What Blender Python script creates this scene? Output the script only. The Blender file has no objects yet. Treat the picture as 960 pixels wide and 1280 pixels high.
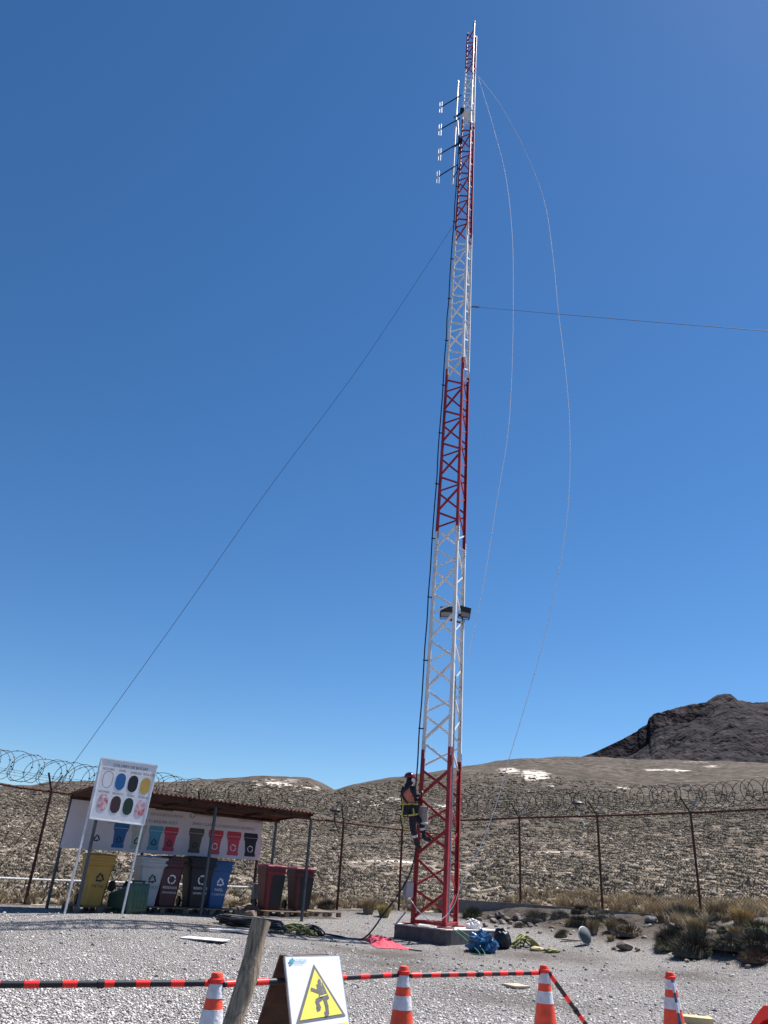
import bpy, bmesh, math, random
import numpy as np
from mathutils import Vector, Matrix
random.seed(7); RNG = np.random.default_rng(11)
sc = bpy.context.scene; COL = sc.collection
PI = math.pi
# ------------------------------------------------------------------ camera
F_, D_, ROLL, H = 945., 460., math.radians(3.9), 1.3
PITCH = math.atan(D_/F_)
Fv = np.array([0, math.cos(PITCH), math.sin(PITCH)]); Uv = np.array([0, -math.sin(PITCH), math.cos(PITCH)]); Rv = np.array([1., 0, 0])
R2 = Rv*math.cos(ROLL)+Uv*math.sin(ROLL); U2 = Uv*math.cos(ROLL)-Rv*math.sin(ROLL)
CAM = np.array([0, 0, H])
def ray(x, y): return Fv*F_+R2*(x-480)-U2*(y-640)
def at(x, y, Y): d = ray(x, y); return Vector(CAM+d*(Y/d[1]))
def onz(x, y, z=0.): d = ray(x, y); return Vector(CAM+d*((z-H)/d[2]))
def onplane(x, y, P, n):
    d = ray(x, y); n = np.array(n, float); return Vector(CAM+d*(((np.array(P)-CAM)@n)/(d@n)))
def proj(P):
    v = P-CAM; z = v@Fv; return 480+F_*(v@R2)/z, 640-F_*(v@U2)/z
cam = bpy.data.cameras.new('camera'); co = bpy.data.objects.new('camera', cam); COL.objects.link(co); sc.camera = co
cam.sensor_fit = 'HORIZONTAL'; cam.sensor_width = 36; cam.lens = F_/960*36; cam.clip_end = 12000; cam.clip_start = .05
M3 = Matrix(((R2[0], U2[0], -Fv[0]), (R2[1], U2[1], -Fv[1]), (R2[2], U2[2], -Fv[2])))
co.matrix_world = Matrix.Translation(CAM) @ M3.to_4x4()
# ------------------------------------------------------------------ materials
def mat(name, rgb, rough=.6, metal=0., var=.18, scale=6., bump=0., bscale=40., rgb2=None, detail=5., stretch=None, spec=.5, trans=0):
    m = bpy.data.materials.new(name); m.use_nodes = True; nt = m.node_tree; N = nt.nodes; L = nt.links
    b = N['Principled BSDF']; tc = N.new('ShaderNodeTexCoord'); no = N.new('ShaderNodeTexNoise')
    src = tc.outputs['Object']
    if stretch:
        mp = N.new('ShaderNodeMapping'); mp.inputs['Scale'].default_value = stretch; L.new(src, mp.inputs[0]); src = mp.outputs[0]
    no.inputs['Scale'].default_value = scale; no.inputs['Detail'].default_value = detail; L.new(src, no.inputs['Vector'])
    r = N.new('ShaderNodeValToRGB'); r.color_ramp.elements[0].position = .3; r.color_ramp.elements[1].position = .7
    c2 = rgb2 or tuple(min(1, c*(1+var)) for c in rgb)
    r.color_ramp.elements[0].color = (*[c*(1-var) for c in rgb], 1); r.color_ramp.elements[1].color = (*c2, 1)
    L.new(no.outputs['Fac'], r.inputs[0]); L.new(r.outputs[0], b.inputs['Base Color'])
    b.inputs['Roughness'].default_value = rough; b.inputs['Metallic'].default_value = metal
    b.inputs['Specular IOR Level'].default_value = spec
    if bump:
        n2 = N.new('ShaderNodeTexNoise'); n2.inputs['Scale'].default_value = bscale; n2.inputs['Detail'].default_value = 4; L.new(src, n2.inputs['Vector'])
        bp = N.new('ShaderNodeBump'); bp.inputs['Strength'].default_value = bump; bp.inputs['Distance'].default_value = .02
        L.new(n2.outputs['Fac'], bp.inputs['Height']); L.new(bp.outputs[0], b.inputs['Normal'])
    return m
RED = mat('red_paint', (.34, .014, .024), .5, 0, .4, 2.2, .3, 30, detail=12, rgb2=(.42, .03, .035))
WHT = mat('white_paint', (.7, .69, .7), .45, 0, .1, 2, .05, 30, detail=6, rgb2=(.82, .82, .83))
ORG = mat('orange_plastic', (.78, .07, .025), .5, 0, .22, 11, .2, 60, detail=10)
ORGR = mat('red_plastic', (.78, .02, .015), .35, 0, .1, 9)
REFW = mat('white_reflective', (.64, .64, .68), .4, 0, .2, 14, .3, 40, detail=10)
BLK = mat('black_rubber', (.006, .0065, .008), .5, 0, .3, 9)
BLKP = mat('black_plastic', (.004, .006, .012), .5, 0, .3, 6)
RUST = mat('rusty_steel', (.10, .035, .022), .8, .2, .4, 9, .4, 60)
RUSTD = mat('dark_rusty_steel', (.055, .03, .025), .8, .2, .4, 9, .3, 60)
GALV = mat('galvanised_steel', (.33, .34, .36), .5, .5, .2, 7)
WIRE = mat('dull_steel_wire', (.075, .062, .055), .6, .5, .3, 4)
DGREY = mat('grey_painted_steel', (.07, .08, .095), .5, .2, .25, 5)
CONC = mat('concrete', (.24, .205, .18), .9, 0, .25, 5, .5, 50)
CONCD = mat('dark_concrete_block', (.105, .095, .095), .9, 0, .3, 6, .5, 50)
WOODG = mat('weathered_wood', (.27, .2, .135), .85, 0, .5, 7, .8, 30, stretch=(9, 9, .8), rgb2=(.5, .4, .29))
WOODP = mat('pallet_wood', (.22, .15, .095), .8, 0, .35, 5, .4, 30, stretch=(1, 6, 6))
WOODY = mat('yellow_timber', (.48, .38, .2), .7, 0, .2, 5, .3, 30)
WOODB = mat('brown_plywood', (.085, .05, .032), .7, 0, .35, 4, .3, 30, stretch=(1, 1, 6))
YEL = mat('yellow_plastic', (.44, .25, .045), .42, 0, .1, 4)
LGREY = mat('light_grey_plastic', (.4, .41, .43), .42, 0, .1, 4)
MAR = mat('maroon_plastic', (.065, .012, .02), .42, 0, .15, 4)
MARL = mat('faded_red_lid_plastic', (.2, .035, .045), .42, 0, .15, 4)
BLU = mat('blue_plastic', (.01, .085, .25), .42, 0, .1, 4)
GRN = mat('green_plastic', (.015, .05, .033), .42, 0, .15, 4)
GRNL = mat('light_green_plastic', (.035, .08, .05), .42, 0, .15, 4)
SIGNW = mat('white_sign_panel', (.72, .72, .76), .3, 0, .04, 3)
BANW = mat('white_banner_cloth', (.66, .6, .64), .7, 0, .05, 2, .1, 3)
INK = mat('black_ink', (.006, .006, .009), .5, 0, .1, 9)
INKG = mat('grey_ink', (.12, .12, .14), .5, 0, .1, 9)
INKW = mat('white_ink', (.75, .75, .78), .5, 0, .05, 9)
def ink(n, c): return mat('ink_'+n, c, .5, 0, .08, 9)
I_BLUE = ink('blue', (.01, .11, .32)); I_LBLUE = ink('light_blue', (.08, .3, .45)); I_PINK = ink('pink', (.55, .05, .1)); I_YEL = ink('yellow', (.5, .32, .07))
I_BRN = ink('brown', (.05, .016, .022)); I_GRN = ink('green', (.006, .03, .02)); I_GRYG = ink('pale_green', (.42, .46, .4)); I_DGRY = ink('dark_brown', (.08, .06, .05)); I_RED = ink('red', (.5, .03, .05))
I_SY = ink('sign_yellow', (.82, .72, .12)); I_SG = ink('sign_grey', (.16, .15, .16)); I_TEAL = ink('teal', (.05, .3, .42))
PINKC = mat('red_cloth', (.5, .05, .085), .85, 0, .15, 6, .5, 20)
BLUB = mat('blue_bag_film', (.025, .10, .22), .3, 0, .6, 7, .4, 15)
ROCKM = mat('grey_brown_rock', (.17, .13, .11), .9, 0, .35, 4, .8, 12)
WROPE = mat('white_rope', (.75, .75, .78), .7, 0, .05, 9)
NAVY = mat('navy_workwear', (.012, .014, .028), .8, 0, .3, 12, .3, 40)
SKIN = mat('skin', (.28, .15, .1), .5, 0, .08, 9)
VEST = mat('orange_vest', (.6, .18, .11), .8, 0, .15, 12, .3, 30)
YSTR = mat('yellow_webbing', (.55, .5, .08), .7, 0, .15, 20)
HELM = mat('red_helmet', (.16, .008, .016), .25, 0, .05, 9)
CANV = mat('beige_canvas', (.33, .29, .27), .8, 0, .12, 9, .3, 30)
YGRN = mat('yellow_green_rope', (.2, .2, .07), .8, 0, .5, 20)
GRNR = mat('green_cord', (.06, .2, .14), .7, 0, .2, 20)

def attr_mat(name, base_ramp, rough=.9, attr='tint', spec=.2, bump=0, bscale=30, transl=0):
    m = bpy.data.materials.new(name); m.use_nodes = True; nt = m.node_tree; N = nt.nodes; L = nt.links
    b = N['Principled BSDF']; a = N.new('ShaderNodeAttribute'); a.attribute_name = attr
    r = N.new('ShaderNodeValToRGB'); el = r.color_ramp.elements
    while len(el) < len(base_ramp): el.new(.5)
    for e, (p, c) in zip(el, base_ramp): e.position = p; e.color = (*c, 1)
    L.new(a.outputs['Fac'], r.inputs[0]); L.new(r.outputs[0], b.inputs['Base Color'])
    b.inputs['Roughness'].default_value = rough; b.inputs['Specular IOR Level'].default_value = spec
    if bump:
        tc = N.new('ShaderNodeTexCoord'); n2 = N.new('ShaderNodeTexNoise'); n2.inputs['Scale'].default_value = bscale; L.new(tc.outputs['Object'], n2.inputs['Vector'])
        bp = N.new('ShaderNodeBump'); bp.inputs['Strength'].default_value = bump; bp.inputs['Distance'].default_value = .02
        L.new(n2.outputs['Fac'], bp.inputs['Height']); L.new(bp.outputs[0], b.inputs['Normal'])
    return m
# ------------------------------------------------------------------ mesh builder
class MB:
    def __init__(s): s.v = []; s.f = []; s.m = []
    def add(s, vs, fs, m=0):
        o = len(s.v); s.v += [tuple(v) for v in vs]; s.f += [tuple(i+o for i in f) for f in fs]; s.m += [m]*len(fs); return s
    def box(s, c, size, m=0, rz=0., rot=None):
        c = Vector(c); R = rot or Matrix.Rotation(rz, 3, 'Z'); hx, hy, hz = [k/2 for k in size]
        vs = [c+R@Vector((x*hx, y*hy, z*hz)) for z in (-1, 1) for x, y in ((-1, -1), (1, -1), (1, 1), (-1, 1))]
        return s.add(vs, [(3, 2, 1, 0), (4, 5, 6, 7), (0, 1, 5, 4), (1, 2, 6, 5), (2, 3, 7, 6), (3, 0, 4, 7)], m)
    def bar(s, p, q, w, h, up=(0, 0, 1), m=0, w2=None, h2=None):
        p = Vector(p); q = Vector(q); d = (q-p).normalized(); u = Vector(up)
        if abs(d.dot(u)) > .98: u = Vector((1, 0, 0))
        a = d.cross(u).normalized(); b = a.cross(d).normalized(); w2 = w2 or w; h2 = h2 or h
        vs = [P+a*(x*W/2)+b*(y*Hh/2) for P, W, Hh in ((p, w, h), (q, w2, h2)) for x, y in ((-1, -1), (1, -1), (1, 1), (-1, 1))]
        return s.add(vs, [(0, 1, 2, 3), (7, 6, 5, 4), (0, 4, 5, 1), (1, 5, 6, 2), (2, 6, 7, 3), (3, 7, 4, 0)], m)
    def tube(s, pts, r, n=8, m=0, cap=True):
        pts = [Vector(p) for p in pts]; k = len(pts); rs = r if isinstance(r, (list, tuple)) else [r]*k
        t0 = (pts[1]-pts[0]).normalized(); a = t0.orthogonal().normalized(); vs = []
        for i, p in enumerate(pts):
            t = (pts[min(i+1, k-1)]-pts[max(i-1, 0)])
            t = t.normalized() if t.length > 1e-9 else t0
            a = (a-t*a.dot(t)); a = a.normalized() if a.length > 1e-6 else t.orthogonal().normalized(); b = t.cross(a)
            vs += [p+(a*math.cos(2*PI*j/n)+b*math.sin(2*PI*j/n))*rs[i] for j in range(n)]
        fs = [(i*n+j, i*n+(j+1) % n, (i+1)*n+(j+1) % n, (i+1)*n+j) for i in range(k-1) for j in range(n)]
        if cap: fs += [tuple(range(n-1, -1, -1)), tuple(range((k-1)*n, k*n))]
        return s.add(vs, fs, m)
    def lathe(s, prof, n=20, c=(0, 0, 0), axis=None, mats=None):
        c = Vector(c); Q = Vector((0, 0, 1)).rotation_difference(Vector(axis)).to_matrix() if axis is not None else Matrix.Identity(3)
        base = len(s.v); vs = []
        for r, z in prof: vs += [c+Q@Vector((r*math.cos(2*PI*j/n), r*math.sin(2*PI*j/n), z)) for j in range(n)]
        s.v += [tuple(v) for v in vs]
        for i in range(len(prof)-1):
            for j in range(n):
                s.f.append((base+i*n+j, base+i*n+(j+1) % n, base+(i+1)*n+(j+1) % n, base+(i+1)*n+j)); s.m.append(mats[i] if mats else 0)
        s.f.append(tuple(base+j for j in range(n-1, -1, -1))); s.m.append(mats[0] if mats else 0)
        k = len(prof)-1; s.f.append(tuple(base+k*n+j for j in range(n))); s.m.append(mats[-1] if mats else 0)
        return s
    def build(s, name, mats, parent=None, smooth=False, loc=None, bevel=0, pworld=True):
        """verts are world coordinates; made local to parent (an Empty with identity rotation or its own) or to loc"""
        me = bpy.data.meshes.new(name)
        if parent is not None:
            inv = parent['_mw'] if False else WM[parent.name].inverted() if pworld else Matrix.Identity(4); org = Vector((0, 0, 0))
            vs = [inv@Vector(v) for v in s.v] if pworld else s.v
        else:
            org = Vector(loc) if loc is not None else Vector((0, 0, 0)); vs = [Vector(v)-org for v in s.v]
        me.from_pydata([tuple(v) for v in vs], [], s.f)
        if not isinstance(mats, (list, tuple)): mats = [mats]
        for m in mats: me.materials.append(m)
        me.polygons.foreach_set('material_index', s.m)
        if smooth: me.polygons.foreach_set('use_smooth', [True]*len(s.f))
        me.update()
        o = bpy.data.objects.new(name, me); COL.objects.link(o)
        if parent is not None: o.parent = parent; WM[o.name] = WM[parent.name].copy()
        else: o.location = org; WM[o.name] = Matrix.Translation(org)
        if smooth:
            try: me.set_sharp_from_angle(angle=math.radians(40))
            except Exception: pass
        if bevel:
            bm = o.modifiers.new('bevel', 'BEVEL'); bm.width = bevel; bm.segments = 2; bm.limit_method = 'ANGLE'
        return o
WM = {}
def tag(o, label=None, cat=None, group=None, kind=None):
    if label: o['label'] = label
    if cat: o['category'] = cat
    if group: o['group'] = group
    if kind: o['kind'] = kind
    return o
def thing(name, loc, label, cat, group=None, rz=0.):
    o = bpy.data.objects.new(name, None); COL.objects.link(o); o.location = loc; o.rotation_euler = (0, 0, rz); o.empty_display_size = .2
    WM[o.name] = Matrix.Translation(Vector(loc)) @ Matrix.Rotation(rz, 4, 'Z'); return tag(o, label, cat, group)
def kids(o): return [c for c in bpy.data.objects if c.parent is o]
def copy_tree(o, loc, rz, label, group=None):
    def rec(a, par):
        c = a.copy(); COL.objects.link(c); c.parent = par
        if par: WM[c.name] = WM[par.name].copy()
        for ch in kids(a): rec(ch, c)
        return c
    src = kids(o); r = o.copy(); COL.objects.link(r); r.location = loc; r.rotation_euler = (0, 0, rz); r['label'] = label
    WM[r.name] = Matrix.Translation(Vector(loc)) @ Matrix.Rotation(rz, 4, 'Z')
    for ch in src: rec(ch, r)
    if group: r['group'] = group
    return r
def smoothpts(pts, n=8):
    P = [Vector(p) for p in pts]; out = []
    for i in range(len(P)-1):
        a = P[max(i-1, 0)]; b = P[i]; c = P[i+1]; d = P[min(i+2, len(P)-1)]
        for k in range(n):
            t = k/n; out.append(.5*((2*b)+(c-a)*t+(2*a-5*b+4*c-d)*t*t+(3*b-a-3*c+d)*t**3))
    out.append(P[-1]); return out
class Quad:
    def __init__(s, TL, TR, BR, BL):
        s.c = [Vector(k) for k in (TL, TR, BR, BL)]; n = (s.c[1]-s.c[0]).cross(s.c[3]-s.c[0]).normalized()
        if n.dot(Vector(CAM)-s.c[0]) < 0: n = -n
        s.n = n; s.w = (s.c[1]-s.c[0]).length; s.h = (s.c[3]-s.c[0]).length
    def p(s, u, v, off=0.):
        a, b, c, d = s.c; return (a*(1-u)+b*u)*(1-v)+(d*(1-u)+c*u)*v+s.n*off
    def slab(s, mb, t=.02, m=0, u0=0, v0=0, u1=1, v1=1, off=0):
        cs = [(u0, v0), (u1, v0), (u1, v1), (u0, v1)]
        vs = [s.p(*k, off) for k in cs]+[s.p(*k, off-t) for k in cs]
        mb.add(vs, [(3, 2, 1, 0), (4, 5, 6, 7), (0, 1, 5, 4), (1, 2, 6, 5), (2, 3, 7, 6), (3, 0, 4, 7)], m)
    def poly(s, mb, pts, off=.003, m=0): mb.add([s.p(u, v, off) for u, v in pts], [tuple(range(len(pts)))], m)
_tc = {}
def text2d(t):
    if t in _tc: return _tc[t]
    c = bpy.data.curves.new('t', 'FONT'); c.body = t; c.size = 1; c.align_x = 'CENTER'; c.resolution_u = 2; o = bpy.data.objects.new('t', c); COL.objects.link(o)
    dg = bpy.context.evaluated_depsgraph_get(); me = bpy.data.meshes.new_from_object(o.evaluated_get(dg))
    r = ([(v.co.x, v.co.y) for v in me.vertices], [tuple(p.vertices) for p in me.polygons]); bpy.data.objects.remove(o); bpy.data.meshes.remove(me); _tc[t] = r; return r
def textq(mb, q, t, u, v, size, off=.003, m=0, maxw=None):
    vs, fs = text2d(t); w = max(x for x, y in vs)-min(x for x, y in vs); sx = size
    if maxw and w*size > maxw: sx = maxw/w
    mb.add([q.p(u+x*sx/q.w, v-y*size/q.h, off) for x, y in vs], fs, m)
def recyc(mb, fn, r, m=0):
    """chasing-arrows triangle; fn maps (x,y) metres -> point"""
    for k in range(3):
        a = math.radians(120*k); ca, sa = math.cos(a), math.sin(a)
        T = lambda x, y: fn(r*(x*ca-y*sa), r*(x*sa+y*ca))
        mb.add([T(-.62, -.62), (T(.12, -.62)), T(.12, -.34), T(-.42, -.34)], [(0, 1, 2, 3)], m)
        mb.add([T(-.62, -.62), T(-.42, -.34), T(-.52, -.16), T(-.76, -.36)], [(0, 1, 2, 3)], m)
        mb.add([T(.12, -.8), T(.5, -.48), T(.12, -.16)], [(0, 1, 2)], m)
def ringo(mb, fn, r, m=0, n=20):
    for k in range(n):
        if k % 7 == 0: continue
        a, b = 2*PI*k/n, 2*PI*(k+1)/n
        mb.add([fn(r*math.cos(a), r*math.sin(a)), fn(r*math.cos(b), r*math.sin(b)), fn(.72*r*math.cos(b), .72*r*math.sin(b)), fn(.72*r*math.cos(a), .72*r*math.sin(a))], [(0, 1, 2, 3)], m)
# ------------------------------------------------------------------ terrain
def vnoise(x, y, seed=0):
    xi = np.floor(x).astype(np.int64); yi = np.floor(y).astype(np.int64); fx = x-xi; fy = y-yi
    def h(a, b):
        n = (a*374761393+b*668265263+seed*982451653) & 0x7fffffff; n = ((n ^ (n >> 13))*1274126177) & 0x7fffffff; return ((n ^ (n >> 16)) & 0xffff)/65535.
    u = fx*fx*(3-2*fx); v = fy*fy*(3-2*fy)
    return (h(xi, yi)*(1-u)+h(xi+1, yi)*u)*(1-v)+(h(xi, yi+1)*(1-u)+h(xi+1, yi+1)*u)*v
def fbm(x, y, o=4, seed=0):
    s = 0; a = .5
    for k in range(o): s = s+a*(vnoise(x, y, seed+k)-.5)*2; x = x*2.03+5.1; y = y*2.03+1.7; a *= .5
    return s
ctrl = []
for px, py, Y in [(95, 1143, 18.3), (250, 1145, 20.2), (377, 1150, 22.1), (421, 1137, 25.1), (498, 1138, 26.3), (560, 1141, 27.5), (557, 1182, 19.9), (492, 1172, 21.2),
                  (80, 1143, 17), (152, 1143, 17.8), (640, 1172, 21.5), (780, 1190, 19.5), (870, 1201, 17.5), (955, 1222, 15.5), (605, 1146, 25.3), (652, 1142, 24.8), (652, 1132, 25.9), (752, 1137, 24.3), (752, 1147, 23.2), (875, 1147, 22.3), (870, 1197, 18.2), (870, 1170, 19.1), (915, 1204, 17.3), (915, 1172, 18.2), (955, 1211, 16.6), (955, 1176, 17.5), (835, 1189, 19.0), (835, 1172, 19.9), (38, 1131, 20.3), (600, 1195, 18.8), (480, 1180, 19.6)]:
    p = at(px, py, Y); ctrl.append((p.x, p.y, p.z))
ctrl += [(13, 19.3, 1.05), (17, 15.9, 1.1), (9.5, 12.5, .25), (14, 12, .9), (20, 8, .9)]
for x in (-16, -8, -3, 0, 3, 8): ctrl += [(x, y, 0.) for y in (-14, -2, 4, 8, 12)]
ctrl += [(-12, 15.5, .25), (-16, 14, .25), (-24, 9, .2), (-24, -20, 0), (24, -20, 0), (26, 4, .6), (0, 15, 0), (4, 15, 0.02), (-5, 14, .08)]
ctrl = np.array(ctrl)
def _phi(r): return np.sqrt(r*r+.6)
_d = np.hypot(ctrl[:, None, 0]-ctrl[None, :, 0], ctrl[:, None, 1]-ctrl[None, :, 1]); _n = len(ctrl)
_A = np.zeros((_n+1, _n+1)); _A[:_n, :_n] = _phi(_d)-np.eye(_n)*.05; _A[:_n, _n] = 1; _A[_n, :_n] = 1
_w = np.linalg.solve(_A, np.append(ctrl[:, 2], 0))
def G(x, y):
    x = np.asarray(x, float); y = np.asarray(y, float); r = np.hypot(x[..., None]-ctrl[:, 0], y[..., None]-ctrl[:, 1]); return _phi(r)@_w[:_n]+_w[_n]
def gz(x, y): return float(G(x, y))
def ground(px, py):
    """where the pixel ray meets the yard"""
    d = ray(px, py); lo, hi = 3., 40.
    for k in range(400):
        Y = 3+k*.1; p = CAM+d*(Y/d[1])
        if p[2] <= gz(p[0], p[1]): return Vector((p[0], p[1], gz(p[0], p[1])))
    return Vector(p)
corner = at(560, 1140, 27.5)
YARD = [(-26, 8.1), (-7.7, 20.3), (corner.x, corner.y), (9.13, 22.5), (17, 15.9), (30, 5), (30, -22), (-26, -22)]
def rf(a):
    dx, dy = np.sin(a), np.cos(a); best = np.full_like(a, 1e9)
    for i in range(len(YARD)):
        (x1, y1), (x2, y2) = YARD[i], YARD[(i+1) % len(YARD)]; ex, ey = x2-x1, y2-y1
        den = dx*ey-dy*ex; den = np.where(abs(den) < 1e-9, 1e-9, den)
        t = (x1*ey-y1*ex)/den; s = (x1*dy-y1*dx)/den
        best = np.where((t > 0) & (s >= -1e-6) & (s <= 1+1e-6) & (t < best), t, best)
    return best
az = np.concatenate([np.radians(np.arange(-42, 42.001, .14)), np.radians(np.arange(44, 318, 2.))]); NA = len(az)
RF = rf(az)
rfz = G(RF*np.sin(az), RF*np.cos(az))
# skyline: (px,py) -> azimuth, tan elevation
SK = [(-60, 990), (0, 985), (40, 983), (60, 979), (120, 979), (200, 980), (270, 976), (330, 973), (385, 975), (400, 981), (418, 991), (442, 983), (487, 974), (533, 969), (558, 964), (600, 959), (649, 951), (705, 949), (760, 951), (800, 954), (860, 955), (960, 959), (1020, 964)]
SKD = [330, 330, 330, 330, 330, 330, 330, 340, 350, 350, 300, 300, 300, 300, 320, 380, 450, 550, 620, 640, 640, 640, 640]
ska = []; skt = []
for px, py in SK:
    d = ray(px, py); ska.append(math.atan2(d[0], d[1])); skt.append(d[2]/math.hypot(d[0], d[1]))
azw = (az+PI) % (2*PI)-PI
far = np.abs(azw) > math.radians(36)
ts = np.interp(azw, ska, skt); rs = np.interp(azw, ska, SKD)
fade = np.clip((np.abs(azw)-math.radians(34))/math.radians(40), 0, 1); ts = ts*(1-fade)+.04*fade
def hill(a, r, rf_, zf, ts_, rs_):
    """a,r arrays; straight slope up to the crest, then falling behind"""
    zt = H+ts_*rs_; u = np.clip((r-rf_)/(rs_-rf_), 0, None)
    up = zf+(zt-zf)*(u*.72+.28*np.clip(u, 0, 1)**2*(3-2*np.clip(u, 0, 1)))
    z = np.where(u <= 1, up, zt-(r-rs_)*.06)
    x, y = r*np.sin(a), r*np.cos(a); amp = np.clip((r-rf_)/14, 0, 1)
    big = fbm(x/60, y/60, 3, 5)*2.0*np.clip((r-rf_)/90, 0, 1)*np.clip(1.25-u, .25, 1)
    return z+amp*(fbm(x/7, y/7, 4, 3)*.2)+big+fbm(x/18, y/18, 3, 9)*np.clip((r-120)/200, 0, 1)*1.6
def hill_at(x, y):
    x = np.asarray(x, float); y = np.asarray(y, float); a = np.arctan2(x, y); r = np.hypot(x, y); rf_ = rf(a); zf = G(rf_*np.sin(a), rf_*np.cos(a))
    f = np.clip((np.abs(a)-math.radians(34))/math.radians(40), 0, 1)
    t_ = np.interp(a, ska, skt)*(1-f)+.04*f
    return hill(a, r, rf_, zf, t_, np.interp(a, ska, SKD)), rf_
def grid_mesh(name, X, Y, Z, wrap, mat_, attrs=None, flip=False):
    nr, na = X.shape; me = bpy.data.meshes.new(name); me.vertices.add(nr*na)
    me.vertices.foreach_set('co', np.stack([X, Y, Z], -1).astype(np.float32).ravel())
    i = np.arange(nr-1)[:, None]; j = np.arange(na if wrap else na-1)[None, :]; jn = (j+1) % na
    f = np.stack([i*na+j, i*na+jn, (i+1)*na+jn, (i+1)*na+j], -1).reshape(-1, 4)
    if not flip: f = f[:, ::-1]
    me.loops.add(f.size); me.polygons.add(len(f)); me.loops.foreach_set('vertex_index', f.ravel().astype(np.int32))
    me.polygons.foreach_set('loop_start', np.arange(0, f.size, 4, dtype=np.int32)); me.update(calc_edges=True)
    me.polygons.foreach_set('use_smooth', np.ones(len(f), bool))
    for k, v in (attrs or {}).items(): at_ = me.attributes.new(k, 'FLOAT', 'POINT'); at_.data.foreach_set('value', v.astype(np.float32).ravel())
    me.materials.append(mat_); o = bpy.data.objects.new(name, me); COL.objects.link(o); return o

def gravel_material():
    m = bpy.data.materials.new('gravel'); m.use_nodes = True; nt = m.node_tree; N = nt.nodes; L = nt.links; b = N['Principled BSDF']
    tc = N.new('ShaderNodeTexCoord'); v = N.new('ShaderNodeTexVoronoi'); v.inputs['Scale'].default_value = 44; L.new(tc.outputs['Object'], v.inputs['Vector'])
    sep = N.new('ShaderNodeSeparateColor'); L.new(v.outputs['Color'], sep.inputs[0])
    r = N.new('ShaderNodeValToRGB'); e = r.color_ramp.elements; e[0].color = (.2, .18, .17, 1); e[1].position = 1; e[1].color = (.84, .79, .76, 1)
    for p, c in ((.14, (.4, .37, .35)), (.35, (.64, .595, .57)), (.75, (.74, .69, .66))): x = e.new(p); x.color = (*c, 1)
    L.new(sep.outputs[0], r.inputs[0])
    edge = N.new('ShaderNodeMapRange'); edge.inputs[1].default_value = .35; edge.inputs[2].default_value = .62; edge.inputs[3].default_value = 1.; edge.inputs[4].default_value = .5
    L.new(v.outputs['Distance'], edge.inputs[0]); mu = N.new('ShaderNodeMixRGB'); mu.blend_type = 'MULTIPLY'; mu.inputs[0].default_value = 1
    L.new(r.outputs[0], mu.inputs[1]); L.new(edge.outputs[0], mu.inputs[2])
    # dirt patches
    n = N.new('ShaderNodeTexNoise'); n.inputs['Scale'].default_value = .45; n.inputs['Detail'].default_value = 9; L.new(tc.outputs['Object'], n.inputs['Vector'])
    n3 = N.new('ShaderNodeTexNoise'); n3.inputs['Scale'].default_value = 9; n3.inputs['Detail'].default_value = 8; L.new(tc.outputs['Object'], n3.inputs['Vector'])
    dr = N.new('ShaderNodeValToRGB'); dr.color_ramp.elements[0].color = (.075, .054, .04, 1); dr.color_ramp.elements[0].position = .36; dr.color_ramp.elements[1].color = (.28, .215, .17, 1); dr.color_ramp.elements[1].position = .75
    L.new(n3.outputs['Fac'], dr.inputs[0])
    a = N.new('ShaderNodeAttribute'); a.attribute_name = 'dirt'
    md = N.new('ShaderNodeMath'); md.operation = 'ADD'; L.new(a.outputs['Fac'], md.inputs[0])
    mr = N.new('ShaderNodeMapRange'); mr.inputs[1].default_value = .35; mr.inputs[2].default_value = .75; mr.inputs[3].default_value = -.45; mr.inputs[4].default_value = .5; L.new(n.outputs['Fac'], mr.inputs[0]); L.new(mr.outputs[0], md.inputs[1]); md.use_clamp = True
    mx = N.new('ShaderNodeMixRGB'); L.new(md.outputs[0], mx.inputs[0]); L.new(mu.outputs[0], mx.inputs[1]); L.new(dr.outputs[0], mx.inputs[2]); L.new(mx.outputs[0], b.inputs['Base Color'])
    b.inputs['Roughness'].default_value = .9; b.inputs['Specular IOR Level'].default_value = .25
    bp = N.new('ShaderNodeBump'); bp.inputs['Strength'].default_value = .8; bp.inputs['Distance'].default_value = .03; bp.invert = True
    ad = N.new('ShaderNodeMath'); ad.operation = 'MULTIPLY'; ad.inputs[1].default_value = 12; L.new(v.outputs['Distance'], ad.inputs[0]); L.new(ad.outputs[0], bp.inputs['Height'])
    L.new(bp.outputs[0], b.inputs['Normal']); return m
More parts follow.
